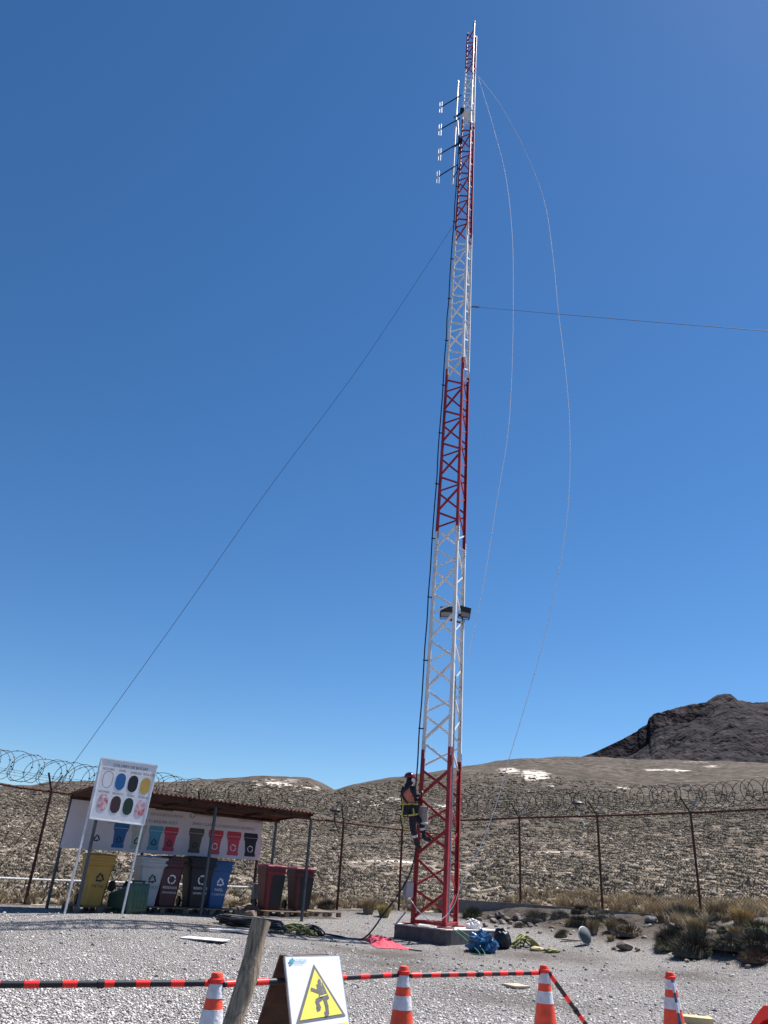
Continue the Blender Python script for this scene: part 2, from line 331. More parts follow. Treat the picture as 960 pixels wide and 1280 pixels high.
def hill_material():
    m = bpy.data.materials.new('hillside_soil'); m.use_nodes = True; nt = m.node_tree; N = nt.nodes; L = nt.links; b = N['Principled BSDF']
    tc = N.new('ShaderNodeTexCoord'); O = tc.outputs['Object']
    def noise(s, d=5, dist=0): n = N.new('ShaderNodeTexNoise'); n.inputs['Scale'].default_value = s; n.inputs['Detail'].default_value = d; n.inputs['Distortion'].default_value = dist; L.new(O, n.inputs['Vector']); return n.outputs['Fac']
    def ramp(src, st):
        r = N.new('ShaderNodeValToRGB'); e = r.color_ramp.elements
        while len(e) < len(st): e.new(.5)
        for q, (p, c) in zip(e, st): q.position = p; q.color = (*c, 1)
        L.new(src, r.inputs[0]); return r.outputs[0]
    def mix(f, a, c, bl='MIX'):
        x = N.new('ShaderNodeMixRGB'); x.blend_type = bl
        if isinstance(f, (int, float)): x.inputs[0].default_value = f
        else: L.new(f, x.inputs[0])
        L.new(a, x.inputs[1]); L.new(c, x.inputs[2]); return x.outputs[0]
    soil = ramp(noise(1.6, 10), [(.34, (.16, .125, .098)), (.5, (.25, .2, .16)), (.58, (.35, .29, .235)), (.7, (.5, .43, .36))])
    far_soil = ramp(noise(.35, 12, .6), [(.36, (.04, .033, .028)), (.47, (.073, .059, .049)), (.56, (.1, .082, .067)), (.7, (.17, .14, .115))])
    v = N.new('ShaderNodeTexVoronoi'); v.inputs['Scale'].default_value = 1.15; v.inputs['Randomness'].default_value = 1; L.new(O, v.inputs['Vector'])
    nn = noise(2.6, 4)
    ad = N.new('ShaderNodeMath'); ad.operation = 'MULTIPLY_ADD'; ad.inputs[1].default_value = .5; L.new(nn, ad.inputs[0]); L.new(v.outputs['Distance'], ad.inputs[2])
    spot = ramp(ad.outputs[0], [(.57, (1, 1, 1)), (.66, (0, 0, 0))])
    shr = ramp(noise(3, 4), [(.3, (.035, .033, .024)), (.7, (.10, .09, .062))])
    far_a = N.new('ShaderNodeAttribute'); far_a.attribute_name = 'farness'
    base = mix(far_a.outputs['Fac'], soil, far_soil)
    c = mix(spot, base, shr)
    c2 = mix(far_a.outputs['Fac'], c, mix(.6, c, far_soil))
    lf = ramp(noise(.035, 6, .5), [(.35, (.72, .7, .68)), (.65, (1.0, 1.0, 1.0))]); c2 = mix(1.0, c2, lf, 'MULTIPLY')
    pa = N.new('ShaderNodeAttribute'); pa.attribute_name = 'pale'
    pn = N.new('ShaderNodeMath'); pn.operation = 'MULTIPLY_ADD'; pn.inputs[1].default_value = 1.5; L.new(noise(.22, 9, .8), pn.inputs[0]); L.new(pa.outputs['Fac'], pn.inputs[2])
    pf = ramp(pn.outputs[0], [(0.0, (0, 0, 0)), (.1, (0, 0, 0))])
    # threshold: noise*1.5 + pale > 1.35
    mr = N.new('ShaderNodeMapRange'); mr.inputs[1].default_value = 1.27; mr.inputs[2].default_value = 1.42; L.new(pn.outputs[0], mr.inputs[0])
    palec = ramp(noise(.5, 8), [(.3, (.42, .36, .31)), (.7, (.68, .62, .56))])
    out = mix(mr.outputs[0], c2, palec)
    L.new(out, b.inputs['Base Color']); b.inputs['Roughness'].default_value = .95; b.inputs['Specular IOR Level'].default_value = .1
    bp = N.new('ShaderNodeBump'); bp.inputs['Strength'].default_value = .8; bp.inputs['Distance'].default_value = .5
    L.new(noise(.6, 9), bp.inputs['Height']); L.new(bp.outputs[0], b.inputs['Normal'])
    return m
# yard
s = np.concatenate([[0, .05, .12], np.linspace(.2, 1, 110)]); RR = s[:, None]*RF[None, :]; A = np.broadcast_to(az, RR.shape)
X, Y = RR*np.sin(A), RR*np.cos(A); Z = G(X, Y); inner = np.clip((RF[None, :]-RR)/1.0, 0, 1)
Z = Z+inner*(fbm(X/1.3, Y/1.3, 3, 2)*.018+fbm(X/.35, Y/.35, 2, 4)*.008)
bank = np.clip((G(X, Y)-.26)/.25, 0, 1)*np.clip((X-2.5)/1.5, 0, 1)
Z = Z+inner*bank*(fbm(X/.8, Y/.8, 4, 8)*.14+fbm(X/.25, Y/.25, 3, 12)*.07*np.clip((X-5)/2, 0, 1))
edge_left = np.clip(1-(RF[None, :]-RR)/1.6, 0, 1)*.8
DP = [(.9, 15.5, 1.6, 1.6, .62), (2.2, 11.5, 1.5, .9, .55), (5.6, 15.6, 2.0, 1.0, .5), (-.5, 17.8, 2.2, .8, .4), (4.2, 18.8, 2.0, 1.2, .5), (-6, 12, 2.5, .9, .3)]
def dirt_at(x, y): return sum(a*np.exp(-(((x-cx)/rx)**2+((y-cy)/ry)**2)) for cx, cy, rx, ry, a in DP)
dirt = np.clip(np.maximum(bank*1.1, edge_left)+dirt_at(X, Y), 0, 1)
GRAV = gravel_material()
tag(grid_mesh('gravel_yard', X, Y, Z, True, GRAV, {'dirt': dirt}), kind='structure')
# hillside
q = np.concatenate([np.geomspace(1, 60, 230), [70, 90, 120]])-1; q = q/q[229]
RR = RF[None, :]+(rs[None, :]*1.0-RF[None, :])*q[:, None]*1.0
A = np.broadcast_to(az, RR.shape); Z = hill(A, RR, RF[None, :], rfz[None, :], ts[None, :], rs[None, :])
X, Y = RR*np.sin(A), RR*np.cos(A)
# pale outcrops, located on the ground
V = np.stack([X, Y, Z], -1)-CAM; dz = V@Fv; PX = 480+F_*(V@R2)/np.where(dz > .1, dz, 1e9); PY = 640-F_*(V@U2)/np.where(dz > .1, dz, 1e9)
pale = np.zeros_like(X)
for cx, cy, rx, ry, st in [(345, 980, 38, 9, .62), (380, 986, 24, 5, .7), (478, 1003, 50, 9, .62), (545, 1010, 30, 6, .6), (668, 969, 24, 8, .74), (634, 963, 18, 5, .62), (690, 980, 20, 4, .42), (20, 1028, 42, 6, .55), (75, 1016, 20, 8, .5), (490, 1079, 58, 6, .62), (700, 1067, 46, 4, .5), (30, 992, 14, 7, .55), (780, 984, 14, 2.5, .55), (825, 962, 30, 2.2, .62), (852, 963, 22, 2.0, .66), (890, 958, 14, 2.2, .62), (868, 953, 20, 1.6, .6), (640, 1110, 50, 8, .28), (900, 1095, 60, 10, .25), (300, 1090, 60, 20, .12), (50, 1080, 70, 25, .18), (430, 1045, 30, 3, .4)]:
    pale = np.maximum(pale, st*np.exp(-(((PX-cx)/rx)**2+((PY-cy)/ry)**2)**1.5*.7)*(dz > 1)*1.0)
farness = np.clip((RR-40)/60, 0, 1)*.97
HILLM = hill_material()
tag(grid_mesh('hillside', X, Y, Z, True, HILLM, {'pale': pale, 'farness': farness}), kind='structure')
# outer plain to the horizon
zedge = Z[-1]; Rr = np.stack([RR[-1], RR[-1]*1.6, RR[-1]*0+3500]); Zr = np.stack([zedge, zedge-8, np.full(NA, -5.)])
An = np.broadcast_to(az, Rr.shape)
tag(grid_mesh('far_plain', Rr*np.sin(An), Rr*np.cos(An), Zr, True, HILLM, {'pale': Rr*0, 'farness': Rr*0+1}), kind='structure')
# mesa
MS = [(690, 956), (720, 948), (742, 941), (780, 923), (800, 911), (809, 905), (811, 898), (817, 893), (836, 887), (855, 882), (881, 878), (889, 873), (896, 869), (905, 867), (913, 867), (922, 875), (941, 878.5), (960, 877), (1010, 880), (1060, 886), (1150, 905), (1250, 950)]
maz = []; mt = []
for px, py in MS: d = ray(px, py); maz.append(math.atan2(d[0], d[1])); mt.append(d[2]/math.hypot(d[0], d[1]))
ma = np.linspace(maz[0], maz[-1], 420); T = np.interp(ma, maz, mt); T = T+fbm(ma*260, ma*0+3, 3, 21)*.0013*(ma > maz[3])
tb = .118; vv = np.linspace(0, 1, 90)
R1, R0 = 1500., 700.
prof = np.interp(vv, [0, .78, .86, 1], [0, .74, .98, 1.0])   # height share against depth
DD = R0+(R1-R0)*vv[:, None]+0*ma[None, :]
cl = np.clip(1-(np.degrees(ma)-np.degrees(maz[5]))/6.5, 0, 1)[None, :]
pa_ = np.interp(vv, [0, .78, .90, .905, 1], [0, .68, .80, .985, 1])[:, None]; pb_ = np.interp(vv, [0, .5, .93, 1], [0, .42, .94, 1])[:, None]
hz = tb*R0+(T[None, :]*R1-tb*R0)*(pa_*cl+pb_*(1-cl))
XX, YY = DD*np.sin(ma)[None, :], DD*np.cos(ma)[None, :]
gul = np.abs(fbm(XX/75+4, YY/160, 5, 31)); mid = np.sin(np.clip(vv, 0, 1)*PI)[:, None]**.7
hz = hz-gul*34*mid+fbm(XX/22, YY/22, 5, 33)*11*mid
hz = np.minimum(hz, (T[None, :]*.998)*DD+H)
hz[-1] = T*R1+H
back = np.stack([hz[-1]-30, hz[-1]*0-5]); bD = np.stack([DD[-1]+150, DD[-1]+900])
XX = np.vstack([XX, bD*np.sin(ma)]); YY = np.vstack([YY, bD*np.cos(ma)]); ZZ = np.vstack([hz, back])
def mesa_mat():
    m = bpy.data.materials.new('dark_volcanic_rock'); m.use_nodes = True; nt = m.node_tree; N = nt.nodes; L = nt.links; b = N['Principled BSDF']
    tc = N.new('ShaderNodeTexCoord'); n = N.new('ShaderNodeTexNoise'); n.inputs['Scale'].default_value = .035; n.inputs['Detail'].default_value = 14; n.inputs['Roughness'].default_value = .68; L.new(tc.outputs['Object'], n.inputs['Vector'])
    r = N.new('ShaderNodeValToRGB'); e = r.color_ramp.elements; e[0].position = .38; e[0].color = (.008, .007, .011, 1); e[1].position = .66; e[1].color = (.062, .047, .05, 1); x = e.new(.5); x.color = (.017, .014, .019, 1)
    mpz = N.new('ShaderNodeMapping'); mpz.inputs['Scale'].default_value = (.4, .4, 6); n9 = N.new('ShaderNodeTexNoise'); n9.inputs['Scale'].default_value = .012; n9.inputs['Detail'].default_value = 8; L.new(tc.outputs['Object'], mpz.inputs[0]); L.new(mpz.outputs[0], n9.inputs['Vector']); av = N.new('ShaderNodeMixRGB'); av.inputs[0].default_value = .42; L.new(n.outputs['Fac'], av.inputs[1]); L.new(n9.outputs['Fac'], av.inputs[2])
    L.new(av.outputs[0], r.inputs[0]); L.new(r.outputs[0], b.inputs['Base Color']); b.inputs['Roughness'].default_value = .95; b.inputs['Specular IOR Level'].default_value = .1
    n2 = N.new('ShaderNodeTexNoise'); n2.inputs['Scale'].default_value = .05; n2.inputs['Detail'].default_value = 10; L.new(tc.outputs['Object'], n2.inputs['Vector'])
    bp = N.new('ShaderNodeBump'); bp.inputs['Strength'].default_value = 1; bp.inputs['Distance'].default_value = 22; L.new(n2.outputs['Fac'], bp.inputs['Height']); L.new(bp.outputs[0], b.inputs['Normal']); return m
tag(grid_mesh('mesa', XX, YY, ZZ, False, mesa_mat()), kind='structure')
# ------------------------------------------------------------------ scatter
def scatter(name, templates, pos, scl, rz, tint, mat_, kind='stuff', label=None, cat=None, tiltn=None):
    V_, F__, T_ = [], [], []; o = 0; tid = RNG.integers(0, len(templates), len(pos))
    for t, (tv, tf) in enumerate(templates):
        idx = np.where(tid == t)[0]
        if len(idx) == 0: continue
        c, s_ = np.cos(rz[idx]), np.sin(rz[idx]); tv = np.asarray(tv); tf = np.asarray(tf)
        P = tv[None]*scl[idx][:, None, :]
        x = P[..., 0]*c[:, None]-P[..., 1]*s_[:, None]; y = P[..., 0]*s_[:, None]+P[..., 1]*c[:, None]
        P = np.stack([x, y, P[..., 2]], -1)+pos[idx][:, None, :]
        V_.append(P.reshape(-1, 3)); n = len(tv); F__.append((tf[None]+(np.arange(len(idx))*n)[:, None, None]+o).reshape(-1, 3)); o += n*len(idx); T_.append(np.repeat(tint[idx], n))
    Vv = np.concatenate(V_).astype(np.float32); Ff = np.concatenate(F__).astype(np.int32); Tt = np.concatenate(T_).astype(np.float32)
    me = bpy.data.meshes.new(name); me.vertices.add(len(Vv)); me.vertices.foreach_set('co', Vv.ravel()); me.loops.add(Ff.size); me.polygons.add(len(Ff))
    me.loops.foreach_set('vertex_index', Ff.ravel()); me.polygons.foreach_set('loop_start', np.arange(0, Ff.size, 3, dtype=np.int32)); me.update(calc_edges=True)
    a = me.attributes.new('tint', 'FLOAT', 'POINT'); a.data.foreach_set('value', Tt); me.materials.append(mat_)
    ob = bpy.data.objects.new(name, me); COL.objects.link(ob); tag(ob, label, cat, None, kind); return ob
def ico(sub):
    bm = bmesh.new(); bmesh.ops.create_icosphere(bm, subdivisions=sub, radius=1); v = np.array([x.co[:] for x in bm.verts]); f = np.array([[q.index for q in p.verts] for p in bm.faces]); bm.free(); return v, f
def rocky(sub, amp, seed):
    v, f = ico(sub); r = np.random.default_rng(seed); k = r.normal(size=(6, 3)); d = np.zeros(len(v))
    for q in k: d += np.sin(v@q*1.7+q[0]*5)*amp/3
    # planar cuts for an angular look
    v = v*(1+d)[:, None]*np.array([1.15, 1, .9])
    for _ in range(14):
        n = r.normal(size=3); n /= np.linalg.norm(n); c = .5+.35*r.random(); h = v@n; v = v-np.outer(np.clip(h-c, 0, None), n)
    return v, f
def clump(seed, nb=46, core=True, blade=.11, spread=1., up=.6):
    r = np.random.default_rng(seed); V_ = []; F__ = []
    if core:
        v, f = ico(2); v = v.copy(); v *= (.74+.2*r.random(len(v)))[:, None]; v[:, 2] = np.abs(v[:, 2])*.75-.04; V_.append(v); F__.append(f); o = len(v)
    else: o = 0
    for k in range(nb):
        th = r.random()*2*PI; el = math.asin(min(1, .08+.92*r.random()**.8)); d = np.array([math.cos(th)*math.cos(el)*spread, math.sin(th)*math.cos(el)*spread, math.sin(el)+.05])
        base = d*(.5 if core else .05)*np.array([1, 1, .8]); tip = d*(.85+.4*r.random())*np.array([1, 1, up+.3]); s_ = np.cross(d, r.normal(size=3)); s_ = s_/np.linalg.norm(s_)*blade*(.6+.8*r.random())
        V_.append(np.array([base-s_, base+s_, tip])); F__.append(np.array([[0, 1, 2]])+o); o += 3
    return np.concatenate(V_), np.concatenate(F__)
def grass(seed, nb=70, lean=.55):
    r = np.random.default_rng(seed); V_ = []; F__ = []; o = 0
    for k in range(nb):
        th = r.random()*2*PI; rad = r.random()**.5*.32; b = np.array([math.cos(th)*rad, math.sin(th)*rad, 0]); ln = lean*(.3+r.random()); h = .6+.5*r.random()
        d = np.array([math.cos(th)*ln, math.sin(th)*ln, h]); s_ = np.array([-math.sin(th+r.normal()), math.cos(th+r.normal()), 0])*.022
        mid = b+d*np.array([.35, .35, .6]); tip = b+d
        V_.append(np.array([b-s_, b+s_, mid-s_*.8, mid+s_*.8, tip])); F__.append(np.array([[0, 1, 3], [0, 3, 2], [2, 3, 4]])+o); o += 5
    return np.concatenate(V_), np.concatenate(F__)
# pebbles in the near gravel
n = 62000; Yp = 7.2+9.5*RNG.random(n)**1.6; Xp = (RNG.random(n)*2-1)*(.60*Yp+.8); ok = RNG.random(n) > dirt_at(Xp, Yp)*1.2+.25*(fbm(Xp*.8, Yp*.8, 3, 90) > .12); Xp, Yp = Xp[ok], Yp[ok]; n = len(Xp)
pos = np.stack([Xp, Yp, G(Xp, Yp)+fbm(Xp/1.3, Yp/1.3, 3, 2)*.018+fbm(Xp/.35, Yp/.35, 2, 4)*.008+.004], -1)
sz = .009+.013*RNG.random(n)**2.4; scl = np.stack([sz*(.8+.6*RNG.random(n)), sz*(.8+.5*RNG.random(n)), sz*(.5+.4*RNG.random(n))], -1)
PEB = attr_mat('pebbles', [(0, (.15, .135, .13)), (.15, (.36, .335, .32)), (.5, (.57, .53, .505)), (.85, (.66, .6, .57)), (1, (.82, .78, .75))], .85)
scatter('pebbles', [rocky(1, .25, k) for k in range(8)], pos, scl, RNG.random(n)*6.28, RNG.random(n), PEB, label='loose grey and pinkish pebbles covering the foreground yard', cat='gravel')
# larger stones lying about on the gravel and the bank
n = 1500; Yp = 8+15*RNG.random(n); Xp = (RNG.random(n)*2-1)*(.62*Yp); ok = (Yp < rf(np.arctan2(Xp, Yp))*np.cos(np.arctan2(Xp, Yp))-.4); Xp, Yp = Xp[ok], Yp[ok]; n = len(Xp)
bk = (G(Xp, Yp) > .3) & (Xp > 2.5); ok = ~bk | (RNG.random(n) < .55); Xp, Yp, bk = Xp[ok], Yp[ok], bk[ok]; n = len(Xp); sz = np.where(bk, .03+.06*RNG.random(n)**3, .022+.03*RNG.random(n)**3)
pos = np.stack([Xp, Yp, G(Xp, Yp)+sz*.2], -1)
scatter('loose_stones', [rocky(2, .25, 20+k) for k in range(6)], pos, np.stack([sz, sz*.8, sz*.65], -1), RNG.random(n)*6.28, RNG.random(n)*.25, PEB, label='scattered larger dark stones on the gravel and earth bank', cat='stones')
# hillside shrubs
n = 84000; r_ = 22+214*RNG.random(n)**1.45; a_ = (RNG.random(n)*2-1)*math.radians(50); Xp, Yp = r_*np.sin(a_), r_*np.cos(a_)
zz, rfp = hill_at(Xp, Yp)
dens = fbm(Xp/1.6, Yp/1.6, 3, 44)*.85+fbm(Xp/11, Yp/6, 4, 45)*.5
V = np.stack([Xp, Yp, zz], -1)-CAM; dz = V@Fv; PXs = 480+F_*(V@R2)/dz; PYs = 640-F_*(V@U2)/dz
bare = np.exp(-(((PXs-490)/58)**2+((PYs-1079)/6)**2))+np.exp(-(((PXs-700)/46)**2+((PYs-1067)/4)**2))
ok = (r_ > rfp+.4) & (dens > -.25) & (RNG.random(n) < np.clip((235-r_)/150, 0, 1)) & (bare < .4) & (PYs > 940); Xp, Yp, zz, r_ = Xp[ok], Yp[ok], zz[ok], r_[ok]; n = len(Xp)
sz = (.10+.24*RNG.random(n)**2.2)*(1+np.clip((r_-50)/120, 0, 1.1)); sz = sz*np.where(RNG.random(n) < .03, 1.5, 1); tn = np.clip(.42+.5*fbm(Xp/9, Yp/9, 3, 77)+RNG.normal(size=n)*.2, 0, 1)
SHR = attr_mat('dry_shrub_leaves', [(0, (.10, .083, .062)), (.45, (.16, .134, .102)), (.75, (.21, .178, .138)), (1, (.3, .25, .19))], .95)
scatter('hillside_shrubs', [clump(k, 26) for k in range(9)], np.stack([Xp, Yp, zz-.03], -1), np.stack([sz*1.15, sz, sz*.85], -1), RNG.random(n)*6.28, tn, SHR, label='low grey-green scrub dotted over the pale hillside', cat='scrub')
# pale stones among shrubs
n = 12000; r_ = 22+64*RNG.random(n)**1.6; a_ = (RNG.random(n)*2-1)*math.radians(50); Xp, Yp = r_*np.sin(a_), r_*np.cos(a_); zz, rfp = hill_at(Xp, Yp); ok = r_ > rfp+.5; Xp, Yp, zz = Xp[ok], Yp[ok], zz[ok]; n = len(Xp)
sz = .05+.14*RNG.random(n)**3; HST = attr_mat('hillside_stone', [(0, (.2, .165, .14)), (.6, (.36, .305, .25)), (1, (.52, .46, .4))], .95)
scatter('hillside_stones', [rocky(1, .3, 60+k) for k in range(6)], np.stack([Xp, Yp, zz+sz*.2], -1), np.stack([sz*1.2, sz, sz*.7], -1), RNG.random(n)*6.28, RNG.random(n), HST, label='pale stones strewn between the hillside scrub', cat='stones')
# dry grass strips along the fence
def strip(p0, p1, n, w0, w1, hs, seed):
    t = RNG.random(n); p0 = np.array(p0); p1 = np.array(p1); d = p1-p0; nn = np.array([-d[1], d[0]])/np.hypot(*d); o = w0+(w1-w0)*RNG.random(n)
    P = p0+d*t[:, None]+nn*o[:, None]; return P
GRS = attr_mat('dry_grass_blades', [(0, (.19, .15, .10)), (.5, (.38, .3, .195)), (1, (.58, .48, .32))], .9)
Ps = np.concatenate([strip((4.2, 26.6), (17, 15.9), 620, -.1, 2.2, 1, 1), strip((7.2, 24.1), (17, 15.9), 420, -.1, 1.6, 1, 1), strip((-13, 16.8), (3, 27.5), 330, -.05, 1.2, 1, 1), strip((8.4, 22.2), (14, 17.2), 90, -1.1, .2, 1, 1)])
rr = np.hypot(Ps[:, 0], Ps[:, 1]); hz_, rfp = hill_at(Ps[:, 0], Ps[:, 1]); zin = G(Ps[:, 0], Ps[:, 1]); zz = np.where(rr > rfp, hz_, zin)
sz = .13+.24*RNG.random(len(Ps)); right = np.clip((Ps[:, 0]-5)/6, 0, 1); sz = sz*(.8+.35*right)
scatter('dry_grass', [grass(k) for k in range(6)], np.stack([Ps[:, 0], Ps[:, 1], zz-.02], -1), np.stack([sz, sz, sz], -1), RNG.random(len(Ps))*6.28, np.clip(.3+.25*RNG.random(len(Ps))+.25*right+RNG.normal(size=len(Ps))*.18, 0, 1), GRS, label='dry straw-coloured grass along the foot of the fence', cat='grass')
# ================================================================== lattice tower
LB, CB, RB = at(513, 1154, 21.19), at(557, 1161, 20.3), at(572, 1158, 21.54)
tz0 = (LB.z+CB.z+RB.z)/3
for p in (LB, CB, RB): p.z = tz0
cB = (LB+CB+RB)/3; topc = at(591, 33, 21.0); kt = .38
ZT = topc.z-.4
def legp(P, z):
    t = (z-tz0)/(ZT-tz0); c = cB+(topc-cB)*t; sc_ = 1+(kt-1)*min(1, t*1.06); q = (P-cB)*sc_; return Vector((c.x+q.x, c.y+q.y, z))
def zlist(base, ys, Y):
    return [at(500, y, Y).z for y in ys]
bandL = [at(550, y, 21.2).z for y in (948, 672, 468, 300, 160, 95)]
BL = {'L': [at(x, y, 21.2).z for x, y in ((527, 948), (545, 674), (558, 470), (568, 297), (578, 158), (584, 95))], 'C': [at(x, y, 20.5).z for x, y in ((563, 945), (572, 666), (579, 452), (588, 284), (592, 152), (593, 88))], 'R': [at(x, y, 21.5).z for x, y in ((577, 953), (585, 690), (589, 476), (594, 304), (596, 166), (597, 98))]}
bandL = BL['L']
tower = thing('lattice_tower', (cB.x, cB.y, tz0), 'tall red and white painted steel lattice mast standing on the concrete block plinth', 'tower')
jit = {id(LB): 0, id(CB): .35, id(RB): -.25}
for P in (LB, CB, RB):
    mb = MB(); out = Vector((P.x-cB.x, P.y-cB.y, 0)).normalized(); a1 = Matrix.Rotation(math.radians(150), 3, 'Z')@out; a2 = Matrix.Rotation(math.radians(-150), 3, 'Z')@out
    zs = [tz0]+BL['L' if P is LB else 'C' if P is CB else 'R']+[ZT+(.3 if P is CB else .0)]
    for i in range(7):
        za, zb = zs[i], zs[i+1]
        for dd in (a1, a2):
            wA = .125-.062*(za-tz0)/36; wB = .125-.062*(zb-tz0)/36; th = .012
            pa, pb = legp(P, za), legp(P, zb); nn = Vector((-dd.y, dd.x, 0))*th
            vs = [pa, pa+dd*wA, pa+dd*wA+nn, pa+nn, pb, pb+dd*wB, pb+dd*wB+nn, pb+nn]
            mb.add(vs, [(0, 1, 2, 3), (7, 6, 5, 4), (0, 4, 5, 1), (1, 5, 6, 2), (2, 6, 7, 3), (3, 7, 4, 0)], i % 2)
        # splice plate and bolts at the joint
        if i:
            for dd in (a1, a2):
                w = .125-.062*(za-tz0)/36; c = legp(P, za)+dd*w*.5; nn = Vector((dd.y, -dd.x, 0))
                if nn.dot(out) < 0: nn = -nn
                mb.bar(c+Vector((0, 0, -.22))+nn*.01, c+Vector((0, 0, .22))+nn*.01, w*.8, .012, nn, (i+1) % 2)
                for bz in (-.16, -.08, .08, .16): mb.lathe([(.011, 0), (.011, .02)], 6, c+Vector((0, 0, bz))+nn*.016, nn, [(i+1) % 2])
    mb.box((P.x, P.y, tz0+.012), (.3, .3, .024), 0, .8)
    mb.build('leg', [RED, WHT], tower)
# bracing: zigzags, one mesh for each face and each paint band
nz = [tz0+.1]
while nz[-1] < ZT-.5: nz.append(nz[-1]+(.715 if nz[-1] < 10 else .63 if nz[-1] < 30 else .57))
bandC = bandL
def band(z): return sum(1 for b in bandC if z > b)
FACES = [(LB, CB), (CB, RB), (RB, LB)]
for A_, B_ in FACES:
    per = {}
    for k in range(len(nz)-1):
        za, zb = nz[k]+.03, nz[k+1]-.03
        P, Q = (A_, B_) if k % 2 == 0 else (B_, A_)
        p, q = legp(P, za), legp(Q, zb); i = band((za+zb)/2); mb = per.setdefault(i, MB())
        nf = (legp(B_, za)-legp(A_, za)).cross(Vector((0, 0, 1))).normalized(); mid = (A_+B_)/2
        if nf.dot(mid-cB) < 0: nf = -nf
        d = (q-p).normalized(); p2, q2 = p+d*.05-nf*.03, q-d*.05-nf*.03
        if k % 2: p2 -= nf*.02; q2 -= nf*.02
        w = (.066 if A_ is LB else .052)-.026*(za-tz0)/36
        mb.bar(p2, q2, w, .007, nf); up = nf.cross(d).normalized(); up = up if (up.z > 0) == (A_ is RB) else -up; mb.bar(p2+up*w/2-nf*w*.4, q2+up*w/2-nf*w*.4, w*.8, .007, up)
        for e in (p2+d*.03, q2-d*.03): mb.lathe([(.012, 0), (.012, .02)], 6, e+nf*.004, nf)
    for i, mb in per.items(): mb.build('bracing', WHT if i % 2 else RED, tower)
    mb = MB(); a, b = legp(A_, tz0+.1), legp(B_, tz0+.1); mb.bar(a, b, .07, .008, (0, 0, 1)); mb.bar(a+Vector((0, 0, -.035)), b+Vector((0, 0, -.035)), .008, .07, (0, 0, 1)); mb.build('base_strut', RED, tower)
mb = MB(); c = legp(CB, ZT+.25); mb.tube([c, c+Vector((0, 0, .12))], .022); mb.build('lightning_rod', GALV, tower)
mb = MB(); pin = lambda z: legp(CB, z)*.72+legp(RB, z)*.28
mb.tube([pin(tz0+.1+k*.5)-Vector((.03, 0, 0)) for k in range(13)], .03, 8); mb.build('cable_conduit', GALV, tower)
# plinth
pl, pf_ = at(492, 1172, 21.2), at(557, 1182, 19.9); gx = pf_.xy-pl.xy; L_ = gx.length; e1 = Vector((gx.x, gx.y, 0)).normalized(); e2 = Vector((-e1.y, e1.x, 0))
if e2.y < 0: e2 = -e2
ptop = tz0-.006; base0 = Vector((pf_.x, pf_.y, 0)); pc = base0-e1*(L_*.5)+e2*.98
plinth = thing('concrete_plinth', (pc.x, pc.y, 0.02), 'low grey concrete block plinth with pale mortar top under the red and white mast', 'plinth')
hb = .34; ang = math.atan2(e1.y, e1.x)
W1, W2 = L_, 1.96; nb1, nb2 = 4, 5
def pbox(u0, u1, v0, v1, z0, z1, m=0, mb=None):
    c = base0-e1*((u0+u1)/2)+e2*((v0+v1)/2); mb.box((c.x, c.y, (z0+z1)/2), (abs(u1-u0), abs(v1-v0), z1-z0), m, ang)
for i in range(nb1):
    mb = MB(); pbox(i*W1/nb1+.004, (i+1)*W1/nb1-.004, 0, .16, -.02, ptop-.03, 0, mb); mb.build('concrete_block', CONCD, plinth, bevel=.012)
for i in range(nb2):
    mb = MB(); pbox(0.0, .16, .165+i*(W2-.165)/nb2+.004, .165+(i+1)*(W2-.165)/nb2-.004, -.02, ptop-.03, 0, mb); mb.build('concrete_block', CONC, plinth, bevel=.012)
mb = MB(); pbox(.165, W1, .165, W2, -.02, ptop-.035, 0, mb); mb.build('core', CONC, plinth)
mb = MB(); pbox(-.02, W1+.02, -.02, W2+.02, ptop-.03, ptop, 0, mb); mb.build('mortar_top', mat('pale_mortar', (.5, .47, .45), .9, 0, .2, 5, .5, 25), plinth, bevel=.008)
# black feeder cable up the left leg
out = (LB-cB); out.z = 0; out.normalize()
offc = Vector((-.095, -.05, 0))
pts = [legp(LB, z)+offc*(1-z/70) for z in np.arange(tz0+2.2, 29.0, .8)]
for i, p in enumerate(pts): p += Vector((random.uniform(-.012, .012), 0, 0))
g0 = [at(330, 1158, 20.0), at(372, 1163, 19.9), at(420, 1164, 19.8), at(455, 1158, 20), at(482, 1139, 20.4), at(500, 1115, 20.8), at(513, 1090, 21.0), at(520, 1060, 21.1)]
for p in g0[:4]: p.z = gz(p.x, p.y)+.025
mb = MB(); mb.tube(smoothpts(g0+pts, 5), .019, 8)
cab = mb.build('feeder_cable', BLK, None, True, g0[0]); tag(cab, 'thick black cable running up the left leg of the lattice mast from the gravel', 'cable')
for z in np.arange(3.2, 28, 1.9):
    p = legp(LB, z); mb = MB(); mb.bar(p+offc*(1-z/70)-Vector((.035, 0, 0)), p+Vector((.04, 0, 0)), .03, .03); mb.build('cable_clamp', BLKP, cab)
# grey junction box at the left leg
jb = legp(LB, at(511, 1112, 21).z)
t = thing('junction_box', jb+Vector((-.14, -.1, 0)), 'small light grey metal box strapped to the left leg of the mast near its foot', 'junction box')
mb = MB(); mb.box(jb+Vector((-.12, -.12, 0)), (.24, .14, .36), 0, .5); mb.build('housing', GALV, t, bevel=.01)
mb = MB(); mb.box(jb+Vector((-.085, -.19, 0)), (.2, .012, .32), 0, .5); mb.build('cover', mat('box_cover', (.42, .4, .41), .5, .2, .1), t)
mb = MB(); mb.tube([jb+Vector((-.16, -.12, -.18)), at(507, 1140, 20.9), at(495, 1155, 20.9)], .018, 8); mb.build('conduit', GALV, t)
